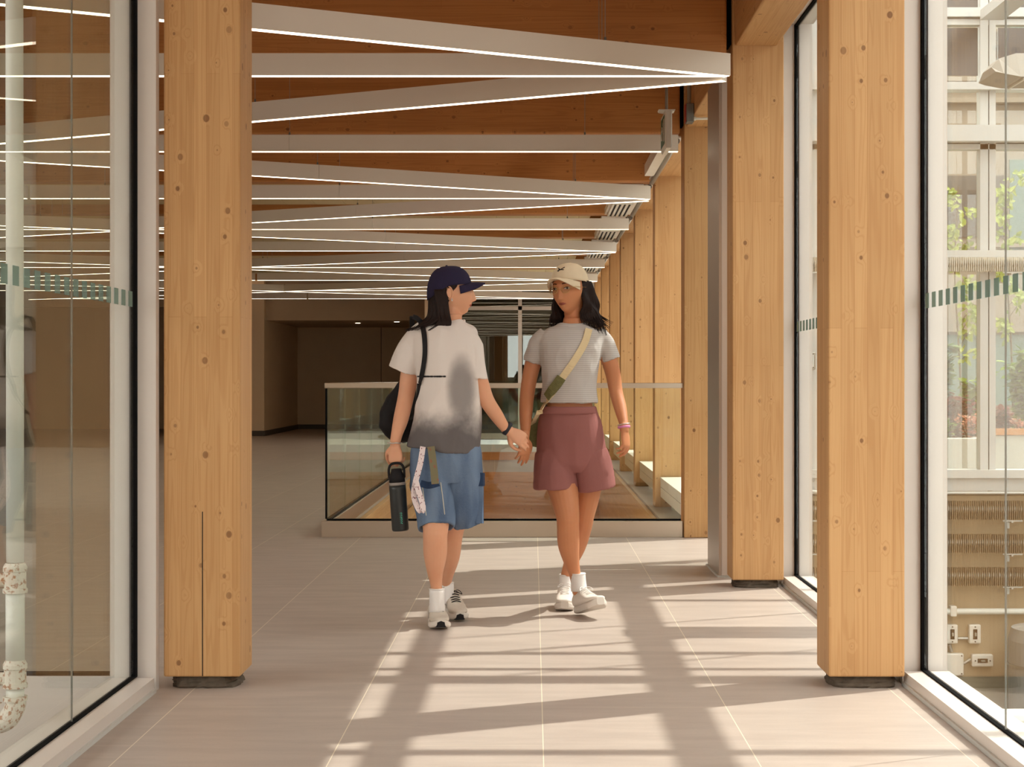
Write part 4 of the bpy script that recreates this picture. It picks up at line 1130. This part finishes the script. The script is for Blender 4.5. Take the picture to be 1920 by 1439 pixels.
# t-shirt
def tee_mat():
    t = NT('dip_dyed_cotton'); v = t.obj(); s = t.sep(v)
    nz = t.noise(v, 7, 4, .6); nn = t.math('MULTIPLY', t.math('SUBTRACT', nz, .5), .16)
    z = t.math('ADD', s[2], nn)
    low = t.math('SUBTRACT', 1, t.ss(z, .84, .98))
    bx = t.math('DIVIDE', t.math('ADD', s[0], -.075), .062); bz = t.math('DIVIDE', t.math('ADD', s[2], -1.035), .15)
    r = t.math('ADD', t.math('MULTIPLY', bx, bx), t.math('MULTIPLY', bz, bz))
    blot = t.math('MULTIPLY', t.math('SUBTRACT', 1, t.ss(t.math('ADD', r, t.math('MULTIPLY', nn, 5)), .2, 1.5)), t.math('LESS_THAN', s[1], 0.02))
    col = t.mix(low, srgb(224, 214, 208), srgb(104, 98, 98))
    col = t.mix(t.math('MULTIPLY', blot, .7), col, srgb(96, 90, 92))
    t.bsdf(col, .9, 0, .15, bump=t.noise(v, 180, 2), bstr=.08); return t.m
M['tee1'] = tee_mat()
bm = BM()
torso_loft(bm, [(600, 842, 27, .062, .03), (606, 840, 37, .068, .03), (614, 836, 54, .08, .025), (626, 833, 63, .095, .02), (648, 834, 63, .108, .01), (690, 840, 60, .118, 0), (730, 842, 61, .118, 0), (775, 840, 62, .12, 0), (815, 836, 67, .125, 0), (846, 833, 69, .13, 0, 9)], YA, .12, tuck=.03)
sleeve(bm, [(800, 625, .02, 24), (782, 640, .03, 27, 1.05), (768, 665, .04, 29, 1.1), (758, 695, .05, 31, 1.1)], YA)
sleeve(bm, [(868, 627, .02, 22), (882, 645, .01, 23, 1.05), (889, 675, 0, 22, 1.1), (893, 716, -.02, 22, 1.15)], YA)
tee1 = fuse(bm, .0048, 3, folds(.011, 9, .5, 3))
o = link('t_shirt', tee1, M['tee1'], p1, smooth=True)
s1 = Surf(tee1)
tee1w = [v.co+Vector(p1.location) for v in tee1.vertices]
s1.b = BVHTree.FromPolygons(tee1w, [tuple(p.vertices) for p in tee1.polygons])
bm = BM(); P = []; Wd = []; Sd = []
for i in range(54):
    h, n = s1.hit(783+i, 706.3, YA, .002); P.append(h); Sd.append(Vector((0, 0, 1))); Wd.append(random.choice((.004, .0065, .0085, .0075)))
for _ in range(2): P = [P[0]]+[(P[i-1]+P[i]*2+P[i+1])/4 for i in range(1, len(P)-1)]+[P[-1]]
ribbon(bm, P, Wd, .0012, Sd)
link('chest_print', bm, M['bag'], p1)
# collar
def collar(cx, cy, hw, dm, Y, dy, yaw, dip, mat, root, r=.006):
    c = W(cx, cy, Y); c.y = Y+dy; h = hw*Y/F; pts = []
    for j in range(28):
        a = 2*math.pi*j/28; q = Vector((math.cos(a)*h, math.sin(a)*dm, 0)); q = Matrix.Rotation(yaw, 3, 'Z') @ q
        pts.append(c+q+Vector((0, 0, -dip*max(0, -math.sin(a)))))
    bm = BM(); tube(bm, pts, (r, r*1.3), 10, closed=True, up=Vector((0, 0, 1))); link('collar', bm, mat, root, smooth=True)
M['tee_plain'] = plain('white_rib', srgb(222, 212, 206), .9)
collar(841, 602, 29, .066, YA, .03, .12, .02, M['tee_plain'], p1)
# shorts
bm = BM()
torso_loft(bm, [(826, 836, 62, .12, 0), (850, 836, 67, .125, 0), (880, 836, 66, .125, 0), (905, 837, 60, .11, 0)], YA, .1)
sleeve(bm, [(808, 880, 0, 41, 1.1), (811, 920, -.04, 41, 1.1), (816, 955, -.08, 38, 1.1), (819, 990, -.11, 34.5, 1.15)], YA)
sh1a = fuse(bm, .005, 2, folds(.008, 12, .7, 8)); bm = BM()
sleeve(bm, [(864, 862, .0, 39, 1.1), (864, 890, .0, 40, 1.1), (866, 925, .005, 38.5, 1.1), (870, 955, .01, 35.5, 1.1), (876, 985, .02, 30, 1.15)], YA)
sh1 = join2(sh1a, fuse(bm, .005, 2, folds(.008, 12, .7, 8))); link('denim_shorts', sh1, M['denim'], p1, smooth=True)
s2 = Surf(sh1); s2.b = BVHTree.FromPolygons([v.co+Vector(p1.location) for v in sh1.vertices], [tuple(p.vertices) for p in sh1.polygons])
bm = BM()
for pts in ([(792, 910), (797, 950), (802, 984)], [(826, 905), (832, 950), (835, 984)]): strap_on(bm, s2, pts, YA, .004, .002, .001)
link('shorts_seam', bm, M['stitch'], p1)
bm = BM()
P = [W(898, 893, YA), W(902, 940, YA), W(903, 975, YA)]
rg = [[W(a, b, YA+d) for a, b, d in ((893, y, -.05), (904, y, -.04), (907, y, .03), (896, y, .03))] for y in (890, 925, 965, 982)]
loft(bm, rg); link('cargo_pocket', bm, M['denim'], p1)
bm = BM(); rg = [[W(a, b, YA+d) for a, b, d in ((892, y, -.055), (905.5, y, -.045), (909, y, .035), (895, y, .035))] for y in (887, 912)]
loft(bm, rg); link('pocket_flap', bm, M['denimD'], p1)
bm = BM(); h = []
strap_on(bm, s2, [(789, 907), (805, 911), (822, 906)], YA, .03, .003, .002); link('pocket_flap', bm, M['denimD'], p1)
# lanyards hanging at the waist
t = thing('lanyard', W(795, 900, 7.6), 'white printed lanyard looping down over the denim shorts', 'lanyard')
bm = BM(); A = cat([W(793, 838, 7.60), W(788, 870, 7.585), W(779, 905, 7.56), (W(776, 930, 7.53)), W(783, 952, 7.50), W(790, 960, 7.49), W(793, 950, 7.50), W(786, 925, 7.52), W(779, 900, 7.54)], 6)
ribbon(bm, A, .024, .002, Vector((1, .25, .1))); link('strap', bm, M['lan1'], t)
t = thing('patterned_strap', W(815, 870, 7.6), 'green and brown patterned strap hanging at the waist over the denim shorts', 'strap')
bm = BM(); ribbon(bm, cat([W(808, 838, 7.61), W(811, 860, 7.585), W(814, 885, 7.555), W(816, 908, 7.53)], 6), .032, .003, Vector((1, 0, .05))); link('strap', bm, M['lan2'], t)
# socks
def sock(root, cx, cy0, cy1, Y, r, dx=0):
    bm = BM(); a = W(cx, cy0, Y); b = W(cx+dx, cy1, Y); tube(bm, [a, a.lerp(b, .5), b], [(r, r*1.15), (r*.98, r*1.15), (r*1.05, r*1.25)], 18, k=3, round_ends=False)
    tube(bm, [a+Vector((math.cos(q)*r, math.sin(q)*r*1.15, 0)) for q in [2*math.pi*j/20 for j in range(20)]], .0022, 6, closed=True, up=Vector((0, 0, 1)))
    link('sock', bm, M['sock'], root, smooth=True)
sock(p1, 819, 1104, 1148, YA-.045, .034, 1); sock(p1, 838, 1093, 1132, YA+.255, .031, 2)
shoe(p1, W(818, 1168, 7.76)*1.0 + Vector((0, 0, 0)) if False else Vector((W(814, 1168, 7.78).x, 7.83, .002)), (.16, -1, 0), math.radians(1), (M['shoeg'], M['sole']))
shoe(p1, Vector((W(843, 1140, 8.05).x, 8.10, .030)), (.22, -1, 0), math.radians(-6), (M['shoeg'], M['sole']))
# hair and cap
bm = BM()
def HL(M_, pts): return [M_ @ Vector(p) for p in pts]
for i in range(150):
    a = random.uniform(-1, 1); x = math.copysign(min(abs(a)*.078, .077), a); y0 = .026+.064*math.sqrt(max(0, 1-a*a)); zz = random.uniform(-.02, .035)
    j = random.uniform(-.01, .01); e = random.random(); far = .05+.075*e
    lock(bm, HL(MH1, [(x*.97, y0-.014, zz), (x*1.0, y0+.002, zz-.045), (x*.86+j, y0+.004+.012*e, -.105), (x*.72+j*2, y0+.010+.45*far, -.128-.012*e+j*.4), (x*.66+j*2.5, y0+far, -.142-.022*e+j*.5)]), .0088)
for i in range(60):   # locks between ear and neck, hanging to the collar
    j = random.uniform(-.006, .006); k = random.random()
    lock(bm, HL(MH1, [(-.074, .026+.05*k, .012), (-.0815, .026+.045*k+j*.5, -.05), (-.078+j, .020+.045*k, -.10), (-.074, .012+.06*k+j, -.135), (-.078, .020+.10*k+j, -.165-.014*(1-k))]), .0066)
for i in range(16):   # sideburn
    j = random.uniform(-.006, .006)
    lock(bm, HL(MH1, [(-.074, -.022+i*.0022, .045), (-.0765, -.016+i*.0022, .025), (-.078, -.002+i*.0012+j*.3, .008+j)]), .0055)
for i in range(22):   # far side lock on the other shoulder
    j = random.uniform(-.006, .006); k = random.random()
    lock(bm, HL(MH1, [(.072, .03, -.02), (.076, .02+j, -.09), (.08+j, -.005-.02*k, -.14), (.10+j, -.03-.04*k, -.165+j)]), .005)
link('hair', bm, M['hair'], p1, smooth=True)
MC1 = MH1 @ Matrix.Translation((0, .004, -.002)) @ Matrix.Rotation(math.radians(-4), 4, 'X')
cap_parts(p1, MC1, M['navy'], name='baseball_cap')
# wrist pieces
def wristband(root, c, axis, r, th, mat, name='bracelet', n=20, wobble=0, ratio=.85):
    axis = Vector(axis).normalized(); s, v = frame_of(axis, Vector((0, -1, 0)))
    pts = [c+s*math.cos(a)*r+v*math.sin(a)*r*ratio+axis*wobble*math.sin(6*a) for a in [2*math.pi*j/n for j in range(n)]]
    bm = BM(); tube(bm, pts, th, 8, closed=True, up=axis); return link(name, bm, mat, root, smooth=True)
wristband(p1, W(740, 831, YA-.04), (0, 0, 1), .030, .0028, M['silver'], wobble=.001, n=36)
a = W(951, 804, YA+.09)
wristband(p1, a, Vector((1, .1, -.62)), .029, (.003, .011), M['watch'], 'wristwatch')
# bag on the shoulder
t = thing('shoulder_bag', W(745, 830, 7.95), 'black slouchy shoulder bag behind the arm of the person in the navy cap', 'bag')
bm = BM(); R = []
for py, cx, hw, dm in ((694, 772, 5, .015), (715, 764, 14, .03), (745, 753, 28, .045), (775, 748, 36, .055), (800, 748, 36, .055), (818, 750, 28, .045), (829, 752, 14, .03), (832, 753, 4, .012)):
    c = W(cx, py, 7.93); R.append(ring(c, Vector((hw*7.93/F, .01, 0)), Vector((0, dm, 0)), 30, 2.2))
loft(bm, R); bagm = fuse(bm, .006, 3, folds(.008, 12, 1, 4)); link('bag_body', bagm, M['bag'], t, smooth=True)
bm = BM(); Pf = strap_on(bm, s1, [(774, 594), (783, 598), (792, 610), (797, 635), (798, 665), (794, 695), (789, 720)], YA, .022, .004, .006)
Q = cat([Pf[-1], W(785, 745, 7.70), W(778, 775, 7.80), W(765, 790, 7.90)], 5); ribbon(bm, Q, .022, .004, Vector((1, 0, .3)))
Q = cat([Pf[0]+Vector((0, .0, -.001)), Pf[0]+Vector((-.006, .05, .0)), Pf[0]+Vector((-.01, .12, -.05)), W(775, 650, 7.99), W(772, 700, 7.94)], 5); ribbon(bm, Q, .022, .004, Vector((1, 0, .2)))
link('strap', bm, M['bag'], t)
# bottle
t = thing('water_bottle', W(749, 996, 7.70), 'matte black water bottle with a carry loop held in the lowered hand', 'bottle')
YB = 7.69; a = W(751, 996, YB); b = W(743, 880, YB); ax = (b-a).normalized(); LB = (b-a).length
s_, v_ = frame_of(ax, Vector((0, -1, 0)))
def lathe(prof, n=32):
    bm = BM(); loft(bm, [[a+ax*h+s_*math.cos(2*math.pi*j/n)*r+v_*math.sin(2*math.pi*j/n)*r for j in range(n)] for h, r in prof]); return bm
link('flask', lathe([(0, .030), (.002, .0345), (.008, .037), (.185, .037), (.200, .0365)]), M['bottle'], t, smooth=True)
link('collar_band', lathe([(.2005, .0368), (.213, .036)]), M['bottle_band'], t, smooth=True)
link('screw_cap', lathe([(.2135, .0355), (.235, .034), (.248, .029), (.262, .024), (.272, .022), (.273, .015)]), M['bag'], t, smooth=True)
bm = BM(); C = a+ax*.235; tube(bm, [C-s_*.033, C-s_*.033+ax*.035, C-s_*.022+ax*.057, C+ax*.062, C+s_*.022+ax*.057, C+s_*.033+ax*.035, C+s_*.033], .0055, 10, k=4); link('carry_loop', bm, M['bag'], t, smooth=True)
bm = BM()
for i in range(6):
    h = .035+i*.0085; c = a+ax*h; f = v_ if v_.y < 0 else -v_; sd = s_ if s_.x > 0 else -s_
    c2 = c+(f*math.cos(.25)+sd*math.sin(.25))*.0368
    tube(bm, [c2-sd*.004+ax*.002, c2+sd*.002*(i % 3)+ax*.003, c2+sd*.004-ax*.001], (.0013, .0012), 6)
link('mint_lettering', bm, M['mint'], t)

# ================================================================== woman on the right
YC = 8.1
p2 = thing('person', (W(1080, 1160, 8.1).x, 8.15, 0), 'person in beige cap, cropped grey t-shirt and mauve shorts walking towards the viewer', 'person')
bm = BM()
torso_loft(bm, [(596, 1075, 18, .047, .03), (610, 1074, 22, .052, .03), (622, 1073, 44, .06, .03), (633, 1072, 56, .075, .02), (655, 1071, 52, .095, 0), (690, 1068, 46, .10, 0), (730, 1067, 41, .085, 0), (760, 1067, 44, .09, 0), (800, 1070, 55, .105, 0), (850, 1072, 58, .11, 0), (885, 1072, 50, .09, 0)], YC, -.05)
hc = W(1068, 545, YC+.02)
MH2 = Matrix.Translation(hc) @ Matrix.Rotation(math.radians(-30), 4, 'Z') @ Matrix.Rotation(math.radians(4), 4, 'X') @ Matrix.Rotation(math.radians(-3), 4, 'Y')
head_bm(bm, MH2); ear_bm(bm, MH2, -1); ear_bm(bm, MH2, 1)
tube(bm, [W(1075, 618, YC+.04), W(1076, 595, YC+.04), W(1076, 565, YC+.04)], [.050, .044, .05], 18)
limb(bm, [(1046, 870, 0, 38, 1), (1056, 920, -.05, 29, 1.15), (1064, 965, -.10, 22.5, 1.05), (1065, 985, -.10, 21, 1.0), (1066, 1020, -.07, 20.5, 1.1), (1071, 1050, -.04, 15.5, 1.1), (1078, 1078, -.02, 11, 1.15), (1084, 1110, -.02, 11, 1.2)], YC)
limb(bm, [(1104, 870, .02, 30, 1), (1102, 920, .015, 25, 1.05), (1095, 965, .05, 20, 1.05), (1091, 990, .09, 18.5, 1.0), (1081, 1025, .17, 17.5, 1.1), (1068, 1060, .24, 12, 1.1), (1061, 1080, .28, 9.5, 1.15), (1060, 1110, .28, 10.5, 1.2)], YC)
# right arm (picture left)
limb(bm, [(1018, 644, .03, 18), (1003, 670, .04, 16), (993, 710, .04, 14.5), (988, 745, .02, 13.5), (986, 775, -.02, 12.5), (985, 805, -.06, 9.5), (984, 818, -.08, 9, 1.1)], YC)
hand_bm(bm, W(984, 820, YC-.09), Vector((-.05, .05, -1)), Vector((.55, -.75, 0)), -1, .155, (.2, .24, .28, .34), .2, .08)
limb(bm, [(1122, 645, .03, 18), (1138, 665, .03, 16), (1149, 700, .03, 14.5), (1155, 735, .02, 12.8), (1163, 765, -.02, 12), (1169, 792, -.07, 9), (1171, 806, -.09, 8.8, 1.1)], YC)
hand_bm(bm, W(1171, 806, YC-.09), Vector((.10, -.12, -1)), Vector((.8, -.5, .1)), -1, .155, (.35, .42, .5, .6), .35, .06)
body2 = fuse(bm, .0036, 2); link('body', body2, M['skin2'], p2, smooth=True)
head_parts(p2, MH2, M['skin2'])
def stripe_mat():
    t = NT('grey_striped_rib'); v = t.obj(); s = t.sep(v)
    q = t.math('ADD', s[2], t.math('MULTIPLY', t.noise(v, 3, 2), .015))
    st = t.ss(t.math('SINE', t.math('MULTIPLY', q, 700)), -.3, .6)
    c = t.mix(st, srgb(182, 175, 171), srgb(198, 192, 188)); t.bsdf(c, .9, 0, .15, bump=st, bstr=.1); return t.m
M['tee2'] = stripe_mat()
bm = BM()
torso_loft(bm, [(606, 1074, 26, .058, .03), (612, 1074, 38, .064, .03), (620, 1073, 54, .076, .025), (632, 1072, 62, .09, .02), (655, 1070, 59, .108, 0), (690, 1068, 53, .115, 0), (725, 1067, 51, .105, 0), (756, 1067, 54, .112, 0)], YC, -.05, tuck=.03)
sleeve(bm, [(1028, 630, .03, 21), (1012, 645, .03, 21, 1.05), (1004, 662, .035, 19.5, 1.05), (999, 680, .04, 19, 1.05)], YC)
sleeve(bm, [(1116, 630, .03, 21), (1131, 643, .03, 20, 1.05), (1139, 658, .03, 18.5, 1.05), (1146, 676, .03, 17.5, 1.05)], YC)
tee2 = fuse(bm, .0048, 3, folds(.007, 12, .6, 21)); link('t_shirt', tee2, M['tee2'], p2, smooth=True)
s3 = Surf(tee2); s3.b = BVHTree.FromPolygons([v.co+Vector(p2.location) for v in tee2.vertices], [tuple(p.vertices) for p in tee2.polygons])
M['rib2'] = plain('grey_rib', srgb(196, 190, 186), .9)
collar(1074, 609, 28, .062, YC, .03, -.05, .012, M['rib2'], p2, .0045)
bm = BM()
torso_loft(bm, [(763, 1066, 50, .108, 0), (776, 1067, 54, .112, 0), (800, 1069, 61, .12, 0), (850, 1072, 66, .125, 0), (872, 1073, 63, .12, 0), (885, 1075, 50, .10, 0)], YC, -.05)
sleeve(bm, [(1040, 850, 0, 37, 1.2), (1040, 880, -.01, 40, 1.15), (1042, 898, -.02, 43, 1.15), (1043, 916, -.02, 44, 1.15)], YC)
sh2a = fuse(bm, .005, 3, folds(.006, 11, .3, 14)); bm = BM()
sleeve(bm, [(1103, 845, .0, 35, 1.25), (1108, 870, .0, 39, 1.25), (1112, 895, .01, 40, 1.25), (1115, 915, .015, 40, 1.25)], YC)
sh2 = join2(sh2a, fuse(bm, .005, 3, folds(.006, 11, .3, 14))); link('jersey_shorts', sh2, M['mauve'], p2, smooth=True)
bm = BM(); c = W(1066, 769, YC); R = [ring(c+Vector((0, 0, z)), Vector((h*YC/F, 0, 0)), Vector((0, d_, 0)), 60, 2.3) for z, h, d_ in ((.016, 50.5, .110), (.010, 52, .114), (-.010, 54, .117), (-.018, 54, .116))]
for rg in R:
    for j, q in enumerate(rg): q += (q-c).normalized()*(.0015 if j % 2 else 0)
loft(bm, R); link('waistband', bm, M['mauve'], p2, smooth=True)
sock(p2, 1083, 1076, 1108, YC-.02, .036, 3); sock(p2, 1060, 1078, 1105, YC+.28, .028, 0)
shoe(p2, Vector((W(1086, 1150, 8.02).x, 8.10, .004)), (.42, -1, 0), math.radians(13), (M['shoe'], M['sole']), .25, 'platform')
shoe(p2, Vector((W(1060, 1150, 8.3).x, 8.44, .002)), (-.02, -1, 0), 0, (M['shoe'], M['sole']), .25, 'platform')
bm = BM()
for s in (-1, 1):
    for i in range(140):
        k = random.random(); j = random.uniform(-.012, .012); q = random.random()
        x0 = s*(.062+.024*math.sin(k*2.9)); y0 = -.012+.10*k
        if s < 0: end = (x0*1.28+j*2, y0*.8+j-.005, -.135-.055*random.random())
        else: end = (x0*1.45+j*2.5+.012*q, y0*.75+j, -.165-.06*random.random())
        wv = .012*math.sin(k*9+s)
        lock(bm, HL(MH2, [(x0*.96, y0, .045-.02*k), (x0*1.06+wv*.4, y0, -.02), (x0*1.12+j*.6+wv, y0*.98+j*.4, -.075), (x0*1.2+j*1.2-wv*.6, y0*.9+j, -.12), end]), .0078)
for i in range(50):
    a = random.uniform(-1, 1); j = random.uniform(-.01, .01); x = a*.07; y0 = .085*math.sqrt(max(.05, 1-a*a))
    lock(bm, HL(MH2, [(x, y0, .02), (x, y0+.008, -.06), (x*1.1+j, y0+.012, -.12), (x*1.15+j, y0+.01+j, -.18)]), .009)
for i in range(10):   # loose wisps blown out to the side
    j = random.uniform(-.01, .01)
    lock(bm, HL(MH2, [(.075, .03+j, -.06), (.10+j, .04, -.11), (.13+j*2, .05, -.15+j), (.165+j*2, .06, -.18+j*2)]), .0024)
link('hair', bm, M['hair'], p2, smooth=True)
MC2 = MH2 @ Matrix.Translation((0, .004, .006)) @ Matrix.Rotation(math.radians(-9), 4, 'X')
cp = cap_parts(p2, MC2, M['beige'], name='baseball_cap', CURV=8.0)
bm = BM()
for pts in ([(-.016, .0, .088), (-.004, 0, .080), (.014, 0, .078)], [(-.016, 0, .074), (-.002, 0, .079), (.015, 0, .090)], [(-.010, 0, .084), (-.010, 0, .072)]):
    P = []
    for x, _, z in pts:
        yy = -.097*math.sqrt(max(0, 1-(x/.0825)**2))*max(.0, 1-((z-.03)/.088)**2.0)**.36-.001
        P.append(MC2 @ Vector((x, yy, z)))
    tube(bm, P, .0022, 8)
link('cap_emblem', bm, M['bag'], cp)
# glasses
t = thing('eyeglasses', MH2 @ Vector((0, -.1, .01)), 'thin wire eyeglasses on the face of the person in the beige cap', 'glasses')
bm = BM()
for s in (-1, 1):
    tube(bm, [MH2 @ Vector((s*(.032+.023*math.cos(a)), -.1015+.006*abs(math.cos(a)) , .006+.018*math.sin(a))) for a in [2*math.pi*j/24 for j in range(24)]], .0011, 6, closed=True, up=Vector((0, 0, 1)))
    tube(bm, [MH2 @ Vector((s*.055, -.096, .012)), MH2 @ Vector((s*.074, -.07, .014)), MH2 @ Vector((s*.083, .01, .008))], .0011, 6)
tube(bm, [MH2 @ Vector((-.009, -.1, .010)), MH2 @ Vector((0, -.104, .013)), MH2 @ Vector((.009, -.1, .010))], .0011, 6, k=2)
link('wire_frame', bm, M['gold'], t)
for s in (-1, 1):
    bm = BM(); c = MH2 @ Vector((s*.032, -.0995, .006)); ax = (MH2.to_3x3() @ Vector((0, -1, 0))).normalized(); u_ = (MH2.to_3x3() @ Vector((1, 0, 0))); v2 = (MH2.to_3x3() @ Vector((0, 0, 1)))
    loft(bm, [ring(c+ax*q, u_*.022, v2*.0172, 24) for q in (-.0006, .0006)]); link('lens', bm, M['glass'], t)
# crossbody bag
t = thing('crossbody_bag', W(1000, 800, 8.2), 'small bag worn crosswise on a cream strap over the grey t-shirt', 'bag')
bm = BM(); PP = strap_on(bm, s3, [(1104, 618), (1098, 640), (1085, 664), (1068, 690), (1050, 715), (1034, 740), (1022, 756)], YC, .032, .003, .004)
Q = cat([PP[-1], W(1014, 770, 7.99), W(1004, 785, 8.06), W(1000, 795, 8.16)], 5); ribbon(bm, Q, .03, .003, Vector((.6, -.5, .5)))
link('strap', bm, M['strapc'], t)
bm = BM(); strap_on(bm, s3, [(1053, 708), (1044, 722), (1034, 735), (1027, 746)], YC, .044, .006, .008); link('strap_pad', bm, M['olive'], t)
bm = BM(); c = W(1012, 812, 8.22); R = [ring(c+Vector((0, y, 0)), Vector((a_, 0, 0)), Vector((0, 0, b_)), 24, 3) for y, a_, b_ in ((0, .03, .04), (.01, .055, .065), (.05, .06, .07), (.07, .04, .05))]
loft(bm, R); link('pouch', bm, M['olive'], t, smooth=True)
wristband(p2, W(1170, 801, YC-.085), (.1, -.1, -1), .0265, (.003, .006), M['pink'])
wristband(p2, W(1169.5, 796, YC-.08), (.15, -.1, -1), .0275, .0022, M['silver'])
